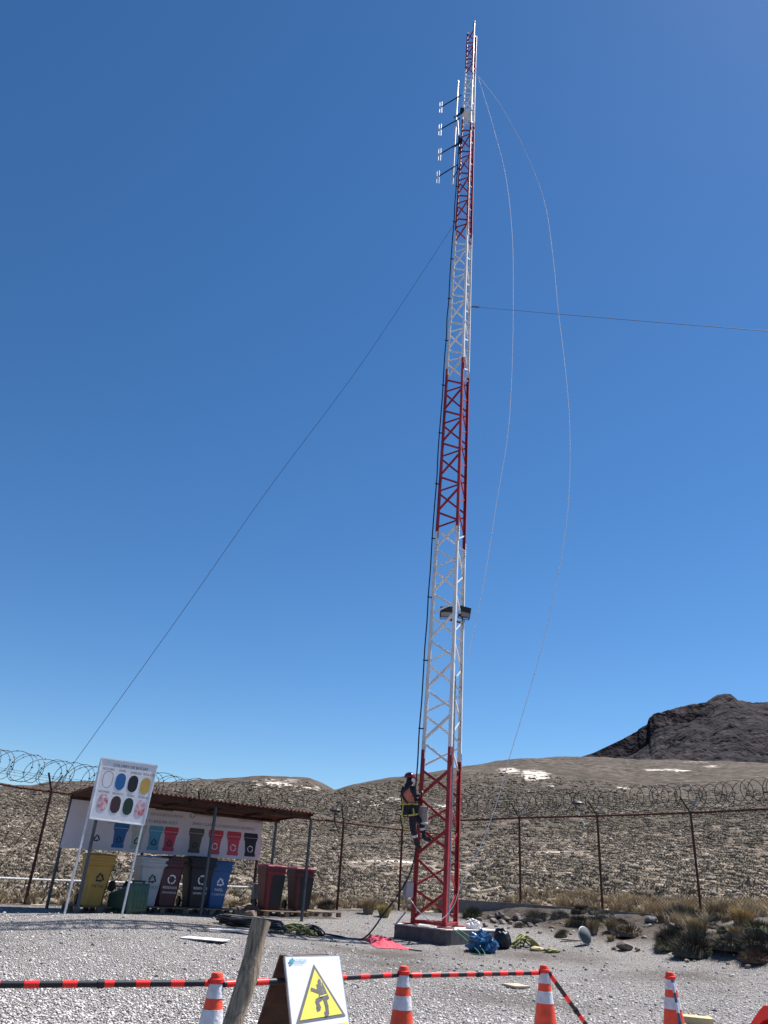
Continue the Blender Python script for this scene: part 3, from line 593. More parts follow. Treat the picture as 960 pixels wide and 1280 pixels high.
# dipole array near the top
AY = 21.1
ar = thing('dipole_antenna_array', at(567, 182, AY), 'vertical pole with four folded dipole antennas beside the top of the mast', 'antenna')
mb = MB(); mb.tube([at(565.5, 230, AY), at(572.5, 101, AY)], .042, 10); mb.build('mast_pole', mat('aluminium_pole', (.7, .7, .72), .3, .3, .05), ar, True)
for (yb, xe, ye) in ((122, 550, 134), (151, 549, 162), (182, 548.5, 193), (209, 546.5, 221)):
    tpole = (230-yb)/129.; xp = 565.5+7*tpole; b0, b1 = at(xp+5, yb-3, AY), at(xe+1, ye, AY-.25)
    mb = MB(); mb.tube([b0, b1], .024, 8); bo = mb.build('boom', BLKP, ar, True)
    mb = MB(); c = b1; hh = .35
    for dx in (-.045, .045): mb.tube([c+Vector((dx, 0, -hh)), c+Vector((dx, 0, hh))], .011, 6)
    for s_ in (-1, 1): mb.tube([c+Vector((-.045, 0, s_*hh)), c+Vector((.045, 0, s_*hh))], .011, 6)
    mb.box(c, (.1, .05, .06)); mb.build('dipole', mat('aluminium_dipole', (.65, .65, .68), .3, .3, .05), ar)
for (xa, ya, xb, yb) in ((568, 147, 582, 140), (566.5, 184, 579, 177)):
    mb = MB(); z = at(xb, yb, AY).z; q = legp(LB, z); mb.bar(at(xa, ya, AY), q+Vector((.05, 0, 0)), .06, .06); mb.box(q+Vector((-.02, -.03, 0)), (.16, .14, .2)); mb.build('standoff_bracket', BLKP, ar)
ms = MB(); ms.tube([at(567, 222, AY), at(576, 205, AY), at(574, 180, AY), at(572, 150, AY)], .02, 6); ms.build('jumper_cable', BLK, ar)
t = thing('repeater_drum', at(585.5, 143, 20.7), 'small round white unit inside the lattice near the top of the mast', 'radio unit')
mb = MB(); mb.lathe([(.02, -.12), (.2, -.1), (.22, 0), (.2, .1), (.02, .12)], 20, at(585.5, 143, 20.85), (.2, -1, -.3)); mb.build('drum', WHT, t, True)
mb = MB(); mb.bar(at(585.5, 143, 20.9), legp(CB, at(585, 143, 20.9).z), .05, .05); mb.build('bracket', GALV, t)
# floodlights
for k, (xa, ya, xb, yb, lab) in enumerate([(549, 757, 567, 773, 'left of the two black floodlights, angled downwards, on the mast'), (573, 757.5, 589, 773, 'right of the two black floodlights on the mast, seen side on')]):
    Yf = 21.35; c = at((xa+xb)/2, (ya+yb)/2, Yf); t = thing('floodlight', c, lab, 'floodlight', 'floodlights on the mast')
    rot = Matrix.Rotation(math.radians(-10 if k == 0 else 28), 3, 'Z') @ Matrix.Rotation(math.radians(14), 3, 'X')
    def R_(p): return c+rot@Vector(p)
    mb = MB(); mb.box(c, (.36, .09, .32), 0, rot=rot)
    for f in range(9): mb.box(R_((-.16+.04*f, .06, .01)), (.008, .05, .28), 0, rot=rot)
    mb.build('housing', BLKP, t, bevel=.008)
    mb = MB(); mb.box(R_((0, -.048, -.075)), (.3, .01, .13), 0, rot=rot); mb.build('lens', mat('frosted_glass', (.22, .22, .24), .2, 0, .05), t)
    mb = MB(); mb.bar(R_((-.19, 0, 0)), R_((-.19, .02, -.2)), .012, .04); mb.bar(R_((.19, 0, 0)), R_((.19, .02, -.2)), .012, .04); mb.bar(R_((-.19, .02, -.2)), R_((.19, .02, -.2)), .04, .012)
    mb.bar(R_((0, .02, -.2)), R_((0, .02, -.2))*.5+legp(RB, c.z-.28)*.5, .05, .05); mb.bar(R_((0, .02, -.2))*.5+legp(RB, c.z-.28)*.5, legp(RB, c.z-.28), .045, .045)
    mb.build('yoke', DGREY, t)
# guy wires and ropes
def wire(name, pts, r, m, lab, cat='guy wire', n=5, sm=8):
    P = smoothpts(pts, sm) if len(pts) > 2 else pts; mb = MB(); mb.tube(P, r, n); return tag(mb.build(name, m, None, True, pts[0]), lab, cat)
za = at(567, 280, 21.2).z; p0 = legp(LB, za); p1 = at(-40, 1150, 19.3)
p1 = Vector((p1.x, p1.y, gz(p1.x, p1.y))); mid = at(335, 612, (p0.y+p1.y)/2+.1)
wire('guy_wire', [p0, at(455, 450, 20.8), mid, at(210, 790, 19.95), p1], .0065, mat('red_brown_wire', (.09, .04, .045), .6, .2), 'thin dark guy wire slanting from the mast down to the left')
zr = at(592, 385, 21.4).z; q0 = legp(RB, zr); nn = np.cross(ray(592, 385), ray(960, 413)); xe = 13.; ye = (nn@CAM-nn[0]*xe-nn[2]*0)/nn[1]; q1 = Vector((xe, ye, 0)); q1.z = gz(xe, ye)
qm = (q0+q1)/2-Vector((0, 0, .12))
wire('guy_wire', [q0, qm, q1], .007, WIRE, 'thin grey guy wire running from the mast out of the right edge', )
mb = MB(); qd = (q1-q0).normalized(); mb.tube([q0+qd*.1, q0+qd*.7], .025, 6); g = mb.build('turnbuckle', RUST, bpy.data.objects['guy_wire.001'])
def ropeY(L_, lab):
    pts = [at(x, y, Y) for x, y, Y in L_]; wire('hanging_rope', pts, .009, WROPE, lab, 'rope', 5, 6)
ropeY([(598, 97, 21.2), (617, 160, 21), (632, 220, 20.8), (640, 290, 20.7), (641.5, 370, 20.6), (640, 460, 20.6), (635, 540, 20.6), (622, 620, 20.6), (607, 715, 20.7), (594, 780, 20.9), (583, 830, 21.2)], 'white rope hanging close to the mast on its right, the shorter inner one')
ropeY([(598, 95, 21.2), (625, 130, 20.9), (655, 185, 20.6), (680, 250, 20.3), (691, 320, 20.2), (698, 390, 20.1), (706, 455, 20.05), (712, 530, 20), (711, 620, 20), (701, 700, 20), (682, 790, 20), (660, 870, 20), (636, 950, 20.1), (622, 1000, 20.1), (606, 1045, 20.2), (590, 1080, 20.2), (577, 1103, 20.2), (568, 1130, 20.1), (556, 1146, 20.05), (545, 1151, 20.1)], 'long white rope bowing far out to the right of the mast down to its foot')
ropeY([(512, 1122, 20.9), (522, 1137, 20.6), (533, 1148, 20.5), (541, 1152, 20.3)], 'short white rope end knotted low on the left leg of the mast')
for k, dx in enumerate((0, 6)):
    pts = [at(566+dx, 1166, 20.0), at(582+dx*1.5, 1174, 19.4), at(600+dx, 1187, 18.95), at(588, 1188, 18.9)]
    pts[0].z = tz0+.01
    for p in pts[2:]: p.z = gz(p.x, p.y)+.02
    pts[1].z = max(pts[1].z, gz(pts[1].x, pts[1].y)+.1)
    wire('green_cord', pts, .01, GRNR, ['green cord trailing from the plinth top to the blue bag, left strand', 'green cord trailing from the plinth top to the blue bag, right strand'][k], 'cord')

# ================================================================== fences
def fence_line(px, py, P0, P1):
    d = Vector((P1[0]-P0[0], P1[1]-P0[1])); return onplane(px, py, (P0[0], P0[1], 0), (-d.y, d.x, 0))
FL0, FC, FR1 = Vector((-7.7, 20.3)), Vector((corner.x, corner.y)), Vector((9.13, 22.5)); FR2 = Vector((17, 15.9))
def make_fence(A0, A1, posts, railpts, label, mark, mesh_z0, coil_lab, arms=(-1, 1), xr=None, seedp=1.5):
    """posts: parameter positions (0..1) on A0-A1; railpts: [(t, z)]"""
    d = (A1-A0); Ln = d.length; du = Vector((d.x, d.y, 0)).normalized(); nn = Vector((-du.y, du.x, 0))
    rz = lambda t: float(np.interp(t, [a for a, b in railpts], [b for a, b in railpts]))
    P = lambda t, z: Vector((A0.x+d.x*t, A0.y+d.y*t, z))
    gzz = lambda t: gz(A0.x+d.x*t, A0.y+d.y*t)
    root = thing('chain_link_fence', (A0.x, A0.y, gzz(0)), label, 'fence')
    for t in posts:
        mb = MB(); mb.tube([P(t, gzz(t)-.1), P(t, rz(t)+.02)], .036, 8); po = mb.build('post', RUST, root, True)
        for s_ in arms:
            mb = MB(); b = P(t, rz(t)); e = b+du*(.26*s_)*.8+nn*(.2*s_)*.7+Vector((0, 0, .42)); mb.bar(b, e, .045, .012, nn); mb.build('arm', RUSTD if s_ < 0 else mark, po)
    mb = MB(); mb.tube([P(t, rz(t)) for t in np.linspace(0, 1, 14)], .03, 8); mb.build('top_rail', RUST, root, True)
    mb = MB(); c = .09; hgt = 2.4; K = int((Ln+hgt)/c)
    for s_ in (0, 1):
        for k in range(-int(hgt/c), int(Ln/c)):
            x0 = k*c; a, b = (x0, 0), (x0+hgt, hgt)
            lo = max(0, -x0); hi = min(hgt, Ln-x0)
            if hi <= lo: continue
            def pt(w):
                X = x0+w; X = Ln-X if s_ else X; t = X/Ln; z0_, z1_ = gzz_(t), rz(t); return P(t, z0_+(z1_-z0_)*w/hgt)+nn*(.003 if s_ else -.003)
            gzz_ = lambda t: float(np.interp(t, GT, GV))
            if k == -int(hgt/c) and s_ == 0: GT = np.linspace(0, 1, 20); GV = [gzz(t)+mesh_z0 for t in GT]
            mb.tube([pt(lo), pt((lo+hi)/2), pt(hi)], .0026, 3, cap=False)
    mb.build('chain_link_mesh', WIRE, root)
    for k, (o, dz) in enumerate(((-.14, .22), (.0, .3), (.14, .36))):
        mb = MB(); mb.tube([P(t, rz(t)+dz)+nn*o*.8 for t in np.linspace(0, 1, 12)], .004, 4)
        for t in np.arange(.005, 1, .12/Ln*1.6): q = P(t, rz(t)+dz)+nn*o*.8; mb.tube([q-Vector((0, 0, .02))-du*.01, q+Vector((0, 0, .02))+du*.01], .003, 3)
        mb.build('barbed_wire', WIRE, root)
    # razor coil: lies on the arms, a thing of its own
    mb = MB(); turns = Ln/.235; N_ = int(turns*22); pts = []
    for i in range(N_+1):
        t = i/N_; th = 2*PI*turns*t; rr_ = .325*(1+.06*math.sin(t*93)+.05*math.sin(t*211+1)); base = P(t, rz(t)+.44+.03*math.sin(t*37)); sw = .27*math.cos(th)*(1 if nn.x > 0 else -1)*(1+.25*math.sin(t*301))+.05*math.sin(th)
        pts.append(base+du*(sw+.05*math.sin(t*150))+nn*(rr_*.9*math.cos(th))+Vector((0, 0, rr_*math.sin(th))))
    mb.tube(pts, .0072 if A0.x < -5 else .0095, 4)
    for i in range(0, N_, 3):
        q = pts[i]; tt = (pts[min(i+1, N_)]-q).normalized(); s2 = tt.orthogonal()*.028; mb.add([q-s2, q+tt*.03, q+s2, q-tt*.012], [(0, 1, 2, 3)])
    w = mb.build('razor_wire_coil', WIRE, None, False, pts[0]); tag(w, coil_lab, 'razor wire', 'razor wire coils on the fences')
    return root
def tpar(A0, A1, px, py):
    p = fence_line(px, py, A0, A1); d = A1-A0; return ((p.x-A0.x)*d.x+(p.y-A0.y)*d.y)/d.length_squared, p.z
LA, LBp = FL0-(FC-FL0).normalized()*5.0, FC
rp = [tpar(LA, LBp, *k) for k in ((-40, 972), (0, 981), (75, 991), (210, 1006), (393, 1024), (430, 1028), (533, 1041), (556, 1043))]
pt_ = [tpar(LA, LBp, 38, 1100)[0], tpar(LA, LBp, 318, 1100)[0], tpar(LA, LBp, 424, 1100)[0], tpar(LA, LBp, 500, 1100)[0], tpar(LA, LBp, 175, 1080)[0], tpar(LA, LBp, 240, 1080)[0], 1.0, .004, .14]
def fixr(r): r = sorted(r); return [(max(0, min(1, a)), b) for a, b in r]
print('left rail', [(round(a, 2), round(b, 2)) for a, b in rp], [round(t, 2) for t in pt_])
make_fence(LA, LBp, pt_, fixr(rp), 'rusty chain link fence with Y-shaped post tops behind the bins and the shelter', RUSTD, .05, 'loops of razor wire along the fence above the bin shelter')
RA, RBp = FC, FR2
rp = [tpar(RA, RBp, *k) for k in ((575, 1026), (652, 1022), (750, 1020), (866, 1016), (960, 1011))]; rp.append((1.0, rp[-1][1]))
pt_ = [tpar(RA, RBp, 650, 1080)[0], tpar(RA, RBp, 750, 1080)[0], tpar(RA, RBp, 870, 1080)[0]]; st = pt_[2]-pt_[1]; pt_ += [pt_[2]+st, pt_[2]+2*st, pt_[0]-st*1.0]
pt_ = [t for t in pt_ if .02 < t <= 1]
print('right rail', rp, pt_)
make_fence(RA, RBp, pt_, fixr(rp), 'rusty chain link fence on the low concrete wall to the right of the mast', mat('pale_arm_paint', (.4, .38, .36), .6), .12, 'loops of razor wire along the fence to the right of the mast')
# low concrete wall below the right fence
d = (RBp-RA); Lw = d.length; du = Vector((d.x, d.y, 0)).normalized(); nn = Vector((-du.y, du.x, 0)); nn = nn if nn.y < 0 else -nn
wt = [tpar(RA, RBp, *k) for k in ((562, 1123), (600, 1126), (650, 1129), (700, 1133), (752, 1137), (858, 1146))]
t1 = wt[-1][0]; mb = MB(); N_ = 14; ts_ = np.linspace(-.015, t1, N_); zt = np.interp(ts_, [a for a, b in wt], [b for a, b in wt])
for i in range(N_-1):
    a, b = Vector((RA.x+d.x*ts_[i], RA.y+d.y*ts_[i], 0)), Vector((RA.x+d.x*ts_[i+1], RA.y+d.y*ts_[i+1], 0)); za_, zb_ = zt[i], zt[i+1]
    vs = []
    for p, z in ((a, za_), (b, zb_)):
        for o, zz_ in ((.07, -1), (.07, 0), (-.07, 0), (-.07, -1)): vs.append(p+nn*(o+.12)+Vector((0, 0, z+(-.9 if zz_ else 0))))
    mb.add(vs, [(0, 4, 5, 1), (1, 5, 6, 2), (2, 6, 7, 3)]+([(3, 2, 1, 0)] if i == 0 else [])+([(4, 7, 6, 5)] if i == N_-2 else []))
wl = mb.build('low_wall', CONC, None, False, (RA.x, RA.y, zt[0]-.4)); tag(wl, 'low grey concrete wall under the right-hand fence behind the rocks', 'wall')
# lamp heads on the fence wire
for (px, py, lab, A0, A1) in ((419, 1013, 'black lamp head sitting in the razor wire right of the shelter roof', LA, LBp), (722, 1004, 'lamp head with a bright white top edge in the razor wire right of the mast', RA, RBp)):
    p = fence_line(px, py, A0, A1); dd = (A1-A0).normalized(); dv = Vector((dd.x, dd.y, 0)); t = thing('fence_lamp', p, lab, 'lamp', 'lamp heads on the fence')
    mb = MB(); mb.lathe([(.06, .07), (.12, .05), (.2, 0), (.16, -.03), (.05, -.05)], 14, p); mb.build('shade', BLKP, t, True)
    mb = MB(); mb.bar(p+Vector((-.08, 0, .07)), p+dv*.25+Vector((0, 0, .0)), .05, .02); mb.tube([p, p+Vector((0, .02, -.3)), p+dv*.2+Vector((0, 0, -.62))], .018, 6); mb.build('bracket', WHT if px > 500 else BLKP, t)
# service pipe beyond the left fence
pipe = thing('pipe_railing', at(0, 1097, 20.9), 'thin pale pipe on short stakes running just outside the left fence', 'pipe')
PP = [at(-30, 1095, 20.4), at(0, 1097.5, 20.9), at(60, 1100, 21.8), at(150, 1103, 23.3), at(230, 1106, 24.5), at(310, 1109, 25.6)]
mb = MB(); mb.tube(PP, .026, 8); mb.build('rail', mat('pale_pipe', (.55, .55, .58), .5, .2), pipe, True)
for px, Y in ((33, 21.4), (60, 21.8), (84, 22.2), (160, 23.4), (240, 24.7)):
    i = at(px, 1098+px*.037, Y); zg, _ = hill_at(i.x, i.y); mb = MB(); mb.tube([Vector((i.x, i.y, float(zg)-.1)), i], .018, 6); mb.build('stake', DGREY, pipe)

# ================================================================== shelter
SD = Vector((.788, .616, 0)); SB = Vector((-.616, .788, 0)); SF = Vector((at(95, 1143, 18.3).x, 18.3, 0))
nF = tuple(SB)
FLp, FMp, FRp = onplane(95, 1143, SF, nF), onplane(250, 1145, SF, nF), onplane(377, 1150, SF, nF)
FLt, FMt, FRt = onplane(125, 1001, SF, nF), onplane(275, 1003, SF, nF), onplane(395, 1018, SF, nF)
SR = SF+SB*1.6
RLt, RRt = onplane(89, 1000, SR, nF), onplane(346, 1024, SR, nF)
print('posts', FLp, FMp, FRp, FLt, FMt, FRt, RLt, RRt)
sh = thing('bin_shelter', (FMp.x, FMp.y, gz(FMp.x, FMp.y)), 'open shelter with rusty corrugated roof on grey posts over the waste bins', 'shelter')
TFL, TFR = onplane(119, 982, SF-SB*.3, nF), onplane(397, 1017, SF-SB*.3, nF); TRL = onplane(82, 993, SR+SB*.2, nF); TRR = TFR+(TRL-TFL)
TFL.z, = (TFL.z,)
roofq = lambda u, v: (TFL*(1-u)+TFR*u)*(1-v)+(TRL*(1-u)+TRR*u)*v
def under(p):   # roof height above a plan point
    o = TFL; u = (p-o).dot(SD)/(TFR-o).dot(SD); v = (p-o).dot(SB)/(TRL-o).dot(SB); return roofq(u, v).z
for b in (FLp, FMp, FRp): pass
posts = [FLp, FMp, FRp]+[p for p in (RLt, (RLt+RRt)/2, RRt)]
for p in posts:
    g_ = gz(p.x, p.y); z = under(Vector((p.x, p.y, 0)))-.09; mb = MB(); mb.box((p.x, p.y, (g_-.1+z)/2), (.06, .06, z-g_+.1), 0, math.atan2(SD.y, SD.x)); mb.build('post', DGREY, sh, bevel=.006)
for v in (.12, .88):
    mb = MB(); a, b = roofq(.01, v), roofq(.99, v); mb.bar(a-Vector((0, 0, .075)), b-Vector((0, 0, .075)), .05, .08); mb.build('beam', RUSTD, sh)
for u in (.02, .2, .4, .6, .8, .98):
    mb = MB(); a, b = roofq(u, .02), roofq(u, .98); mb.bar(a-Vector((0, 0, .045)), b-Vector((0, 0, .045)), .045, .045); mb.build('rafter', RUSTD, sh)
mb = MB(); NR = 560; Lr = (TFR-TFL).length; vs = []; fs = []
for i in range(NR+1):
    u = i/NR; hh = .018*math.sin(2*PI*u*Lr/.12)
    for v in (0, 1):
        p = roofq(u, v)+Vector((0, 0, hh)); vs += [p, p+Vector((0, 0, .006))]
for i in range(NR):
    a = i*4; fs += [(a, a+4, a+6, a+2), (a+1, a+3, a+7, a+5), (a, a+1, a+5, a+4), (a+2, a+6, a+7, a+3)]
mb.add(vs, fs); mb.build('corrugated_roof', mat('rusty_corrugated_sheet', (.13, .045, .035), .7, .2, .4, 2.2, .3, 20, stretch=(1, 1, 1)), sh, True)
mb = MB()
for (u, v, du_) in ((.05, .94, .4), (.3, .6, .25), (.55, .9, .4)):
    a = roofq(u, v)-Vector((0, 0, .12)); b = roofq(u+du_, v-.05)-Vector((0, 0, .12)); mb.bar(a, b, .1, .03)
mb.build('loose_plank', WOODB, sh)
# banners hanging at the back
def bq(TL, TR, BR, BL, off=.0): P = SR-SB*(.06+off); return Quad(*[onplane(*k, P, nF) for k in (TL, TR, BR, BL)])
def tline(root, q, *a, **k):
    mb = MB(); textq(mb, q, *a, **k); return mb.build('lettering', INKG, root)
def printed_bin(root, q, cu, v0, v1, wu, body, lid, sym, kind='r'):
    bo = MB(); hw = wu/2
    q.poly(bo, [(cu-hw*.8, v0+(v1-v0)*.3), (cu+hw*.8, v0+(v1-v0)*.3), (cu+hw*.62, v1), (cu-hw*.62, v1)], .006)
    q.poly(bo, [(cu-hw*.62-.012, v1-.07), (cu-hw*.62, v1-.07), (cu-hw*.62, v1), (cu-hw*.62-.008, v1)], .006); q.poly(bo, [(cu+hw*.62, v1-.07), (cu+hw*.62+.012, v1-.07), (cu+hw*.62+.008, v1), (cu+hw*.62, v1)], .006)
    b = bo.build('printed_bin', body, root)
    lm = MB(); q.poly(lm, [(cu-hw*.92, v0), (cu+hw*.92, v0), (cu+hw, v0+(v1-v0)*.2), (cu-hw, v0+(v1-v0)*.2)], .007); q.poly(lm, [(cu-hw*.98, v0+(v1-v0)*.215), (cu+hw*.98, v0+(v1-v0)*.215), (cu+hw*.84, v0+(v1-v0)*.34), (cu-hw*.84, v0+(v1-v0)*.34)], .007)
    lm.build('printed_lid', lid, b)
    sm_ = MB(); fn = lambda x, y: q.p(cu+x/q.w, v0+(v1-v0)*.68-y/q.h, .009)
    (ringo if kind == 'o' else recyc)(sm_, fn, .085, 0) if kind == 'o' else recyc(sm_, fn, .1); sm_.build('recycling_symbol', sym, b)
q1 = bq((91, 998), (233, 1011), (222, 1069), (75, 1059.5)); q2 = bq((233.5, 1011), (328, 1021.5), (325, 1075.5), (222.5, 1069))
for k, (q, lab) in enumerate(((q1, 'left printed white banner showing grey, blue, white and red waste bins'), (q2, 'right printed white banner showing brown, pink and black waste bins'))):
    c = q.p(.5, .5); t = thing('waste_banner', c, lab, 'banner', 'banners under the shelter roof')
    mb = MB(); q.slab(mb, .012); mb.build('panel', BANW, t)
    # hanging ties up to the rear beam
    mb = MB()
    for u in (.04, .5, .96): p = q.p(u, .03); mb.tube([p, Vector((p.x, p.y, under(p)-.06))+SB*.04], .006, 5)
    mb.build('tie', WIRE, t)
    logo = MB()
    if k == 0:
        ringo(logo, lambda x, y: q.p(.245+x/q.w, .1-y/q.h, .006), .07); tline(t, q, 'GESTION AMBIENTAL', .4, .115, .085, .006)
        tline(t, q, 'CONTENEDORES', .38, .28, .075, .006); tline(t, q, 'SEGREGACION DE', .36, .36, .06, .006); tline(t, q, 'RESIDUOS', .36, .44, .06, .006)
        tline(t, q, 'REDUCE RECICLA REUSA', .83, .2, .08, .006); tline(t, q, 'COLOCA TU BASURA AQUI', .73, .36, .1, .006)
        for (cu, bd, ld, sy, kd) in ((.27, BANW, BANW, INK, 'r'), (.455, I_BLUE, I_BLUE, INK, 'r'), (.61, I_GRYG, I_GRYG, INK, 'r'), (.76, I_LBLUE, I_LBLUE, INK, 'r'), (.9, I_PINK, I_RED, INK, 'r')): printed_bin(t, q, cu, .42, .93, .135, bd, ld, sy, kd)
    else:
        ringo(logo, lambda x, y: q.p(.085+x/q.w, .13-y/q.h, .006), .07); tline(t, q, 'GESTION AMBIENTAL', .27, .13, .075, .006); tline(t, q, 'CUIDEMOS EL AMBIENTE', .85, .15, .075, .006)
        tline(t, q, 'SEPARA Y CLASIFICA LOS RESIDUOS EN SU RECIPIENTE', .5, .33, .1, .006, maxw=q.w*.8)
        for (cu, bd, ld, sy, kd) in ((.17, I_DGRY, I_DGRY, INK, 'r'), (.41, I_PINK, I_RED, INKW, 'o'), (.64, I_PINK, I_RED, INKW, 'o'), (.86, INK, INK, INKW, 'o')): printed_bin(t, q, cu, .4, .93, .19, bd, ld, sy, kd)
    logo.build('logo', INKG, t)

# ================================================================== wheeled bins
def wheelie(name, label, px, py, body, lid, back=.55, rz=None, texts=(), sym='r', symcol=INK, liner=False, sc_=1.0, group='wheeled bins in the shelter', fill=None, zoff=.13, wtop=.6):
    P = SF+SB*back; p = onplane(px, py, P, nF); g_ = gz(p.x, p.y)+zoff; rz = (math.atan2(SD.y, SD.x)-.12) if rz is None else rz
    t = thing(name, (p.x, p.y, g_), label, 'bin', group, rz); b = MB(); h = .98*sc_
    # front is local -y
    w0, w1, d0, d1 = .42*sc_, wtop*sc_, .44*sc_, .66*sc_
    lv = [(0.0, w0, d0, -.02), (.12, w0*1.04, d0*1.03, -.02), (.82*h, w1*.95, d1*.94, .02), (.84*h, w1*1.0, d1*1.0, .02), (.93*h, w1*1.02, d1*1.02, .02), (h, w1*1.02, d1*1.02, .02)]
    vs = []; r = .05
    for z, w, dd, yo in lv:
        for sx, sy, o in ((-1, -1, 0), (-1, -1, 1), (1, -1, 1), (1, -1, 0), (1, 1, 0), (1, 1, 1), (-1, 1, 1), (-1, 1, 0)):
            pass
        hw, hd = w/2, dd/2
        vs += [(-hw, -hd+r+yo, z), (-hw+r, -hd+yo, z), (hw-r, -hd+yo, z), (hw, -hd+r+yo, z), (hw, hd-r+yo, z), (hw-r, hd+yo, z), (-hw+r, hd+yo, z), (-hw, hd-r+yo, z)]
    fs = [(i*8+j, i*8+(j+1) % 8, i*8+8+(j+1) % 8, i*8+8+j) for i in range(5) for j in range(8)]+[tuple(range(7, -1, -1)), tuple(range(40, 48))]
    b.add(vs, fs); b.box((0, -d1/2-.0, .9*h), (w1*1.05, .035, .05)); b.box((0, .25*sc_, .25), (.05, .03, .3)); b.build('body', body, t, pworld=False, bevel=.008)
    l = MB(); lw, ld = w1*1.06, d1*1.12; prof = [(-1, 0, 1), (-1, .045, 1), (-.8, .07, .9), (0, .085, .86), (.8, .07, .9), (1, .045, 1), (1, 0, 1)]
    ring = []
    for f, z, k in prof: ring += [(-lw/2*k, .02+f*ld/2, h+z), (lw/2*k, .02+f*ld/2, h+z)]
    l.add(ring, [(2*i, 2*i+1, 2*i+3, 2*i+2) for i in range(6)]+[(12, 13, 1, 0), tuple(range(0, 14, 2)), tuple(range(13, 0, -2))]); l.box((0, -ld/2+.0, h+.035), (.2, .04, .03))
    for k in (-.18, -.06, .06, .18): l.box((k*sc_, .0, h+.078), (.02, ld*.6, .02))
    lo = l.build('lid', lid, t, pworld=False, bevel=.006)
    hd_ = MB(); hd_.tube([(-.22*sc_, d1/2+.1, h-.03), (.22*sc_, d1/2+.1, h-.03)], .016, 8); hd_.bar((-.18*sc_, d1/2-.02, h-.05), (-.18*sc_, d1/2+.1, h-.03), .03, .04); hd_.bar((.18*sc_, d1/2-.02, h-.05), (.18*sc_, d1/2+.1, h-.03), .03, .04); hd_.build('handle', body, t, pworld=False)
    for s_ in (-1, 1):
        w = MB(); c = Vector((s_*.25*sc_, d0/2+.09, .11-zoff*.0)); prof = [(.04, -.025), (.1, -.03), (.115, -.015), (.115, .015), (.1, .03), (.04, .025)]; w.lathe(prof, 18, c, (1, 0, 0)); w.build('wheel', BLK, t, True, pworld=False)
    a = MB(); a.tube([(-.24*sc_, d0/2+.09, .11), (.24*sc_, d0/2+.09, .11)], .014, 8); a.build('axle', DGREY, t, pworld=False)
    # front-face decals: plane from (z=.12*h) to .82*h
    yf = lambda z: -(d0*1.03/2+(d1*.94/2-d0*1.03/2)*(z-.12)/(.82*h-.12))-.02+.04*(z-.12)/(.82*h-.12)-.006
    fn = lambda cx, cz: (lambda x, y: Vector((cx+x, yf(cz+y), cz+y)))
    if sym:
        m_ = MB(); (ringo if sym == 'o' else recyc)(m_, fn(0.03, .58*h), .12*sc_ if sym == 'r' else .1*sc_); m_.build('recycling_symbol', symcol, t, pworld=False)
    if texts:
        m_ = MB()
        for i, s_ in enumerate(texts):
            vs2, fs2 = text2d(s_); wd = max(x for x, y in vs2)-min(x for x, y in vs2); k = min(.085, .34/wd); F = fn(0.02, (.38-.1*i)*h); m_.add([F(x*k, y*k) for x, y in vs2], fs2)
        m_.build('lettering', symcol, t, pworld=False)
    if liner:
        m_ = MB(); pts = []
        R_ = random.Random(px)
        edge_ = [(-.12+.05*R_.random(), z) for z in np.linspace(.83*h, .03, 9)]
        e2_ = [(w0/2+.01+(w1/2-w0/2)*z/h, z) for z in np.linspace(.03, .83*h, 5)]
        for x, z in edge_[::1]: pts.append(Vector((x, yf(max(z, .0))-.008, z)))
        n1 = len(pts); right = [Vector((w0/2+.01+(w1/2-w0/2)*z/h, yf(z)-.008, z)) for z in np.linspace(.83*h, .03, 9)]
        m_.add(pts+right, [(i, i+1, n1+i+1, n1+i) for i in range(n1-1)])
        side = [Vector((p_.x+.004, .18*sc_, p_.z)) for p_ in right]; m_.add(right+side, [(i, i+1, 9+i+1, 9+i) for i in range(8)])
        m_.build('black_bag_overlap', BLKP, t, pworld=False)
        m_ = MB()
        for sx in (-.02, .1): recyc(m_, fn(sx, .74*h), .03)
        m_.build('small_white_marks', INKW, t, pworld=False)
    return t
wheelie('wheelie_bin', 'yellow waste bin marked METAL, leftmost under the shelter', 112, 1133, YEL, YEL, .9, texts=('METAL',))
wheelie('wheelie_bin', 'light grey waste bin with battered lid standing behind the toppled green bin', 178, 1134, LGREY, LGREY, .9, texts=('PLASTICO',))
wheelie('wheelie_bin', 'dark maroon waste bin with round white mark between the light grey and black bins', 202, 1137, MAR, MAR, .9, texts=('RESIDUOS', 'ORGANICOS'), sym='o', symcol=INKW, sc_=1.02)
wheelie('wheelie_bin', 'large black waste bin with round white mark behind the middle shelter post', 240, 1138, BLKP, BLKP, .85, texts=('RESIDUOS', 'GENERALES'), sym='o', symcol=INKW, sc_=1.06)
wheelie('wheelie_bin', 'blue waste bin for paper just right of the middle shelter post', 264, 1137, BLU, BLU, 1.0, texts=('PAPEL', 'Y CARTON'), symcol=INKW)
wheelie('wheelie_bin', 'brighter red-maroon bin with black front, left one of the pair on the right pallets', 334, 1139, mat('red_maroon_plastic', (.16, .012, .022), .42), MARL, 1.0, sym=None, liner=True, sc_=1.0, wtop=.56)
wheelie('wheelie_bin', 'dull maroon bin with black front, behind the right front shelter post', 371, 1141, MAR, MARL, 1.0, sym=None, liner=True, sc_=.98, wtop=.56)
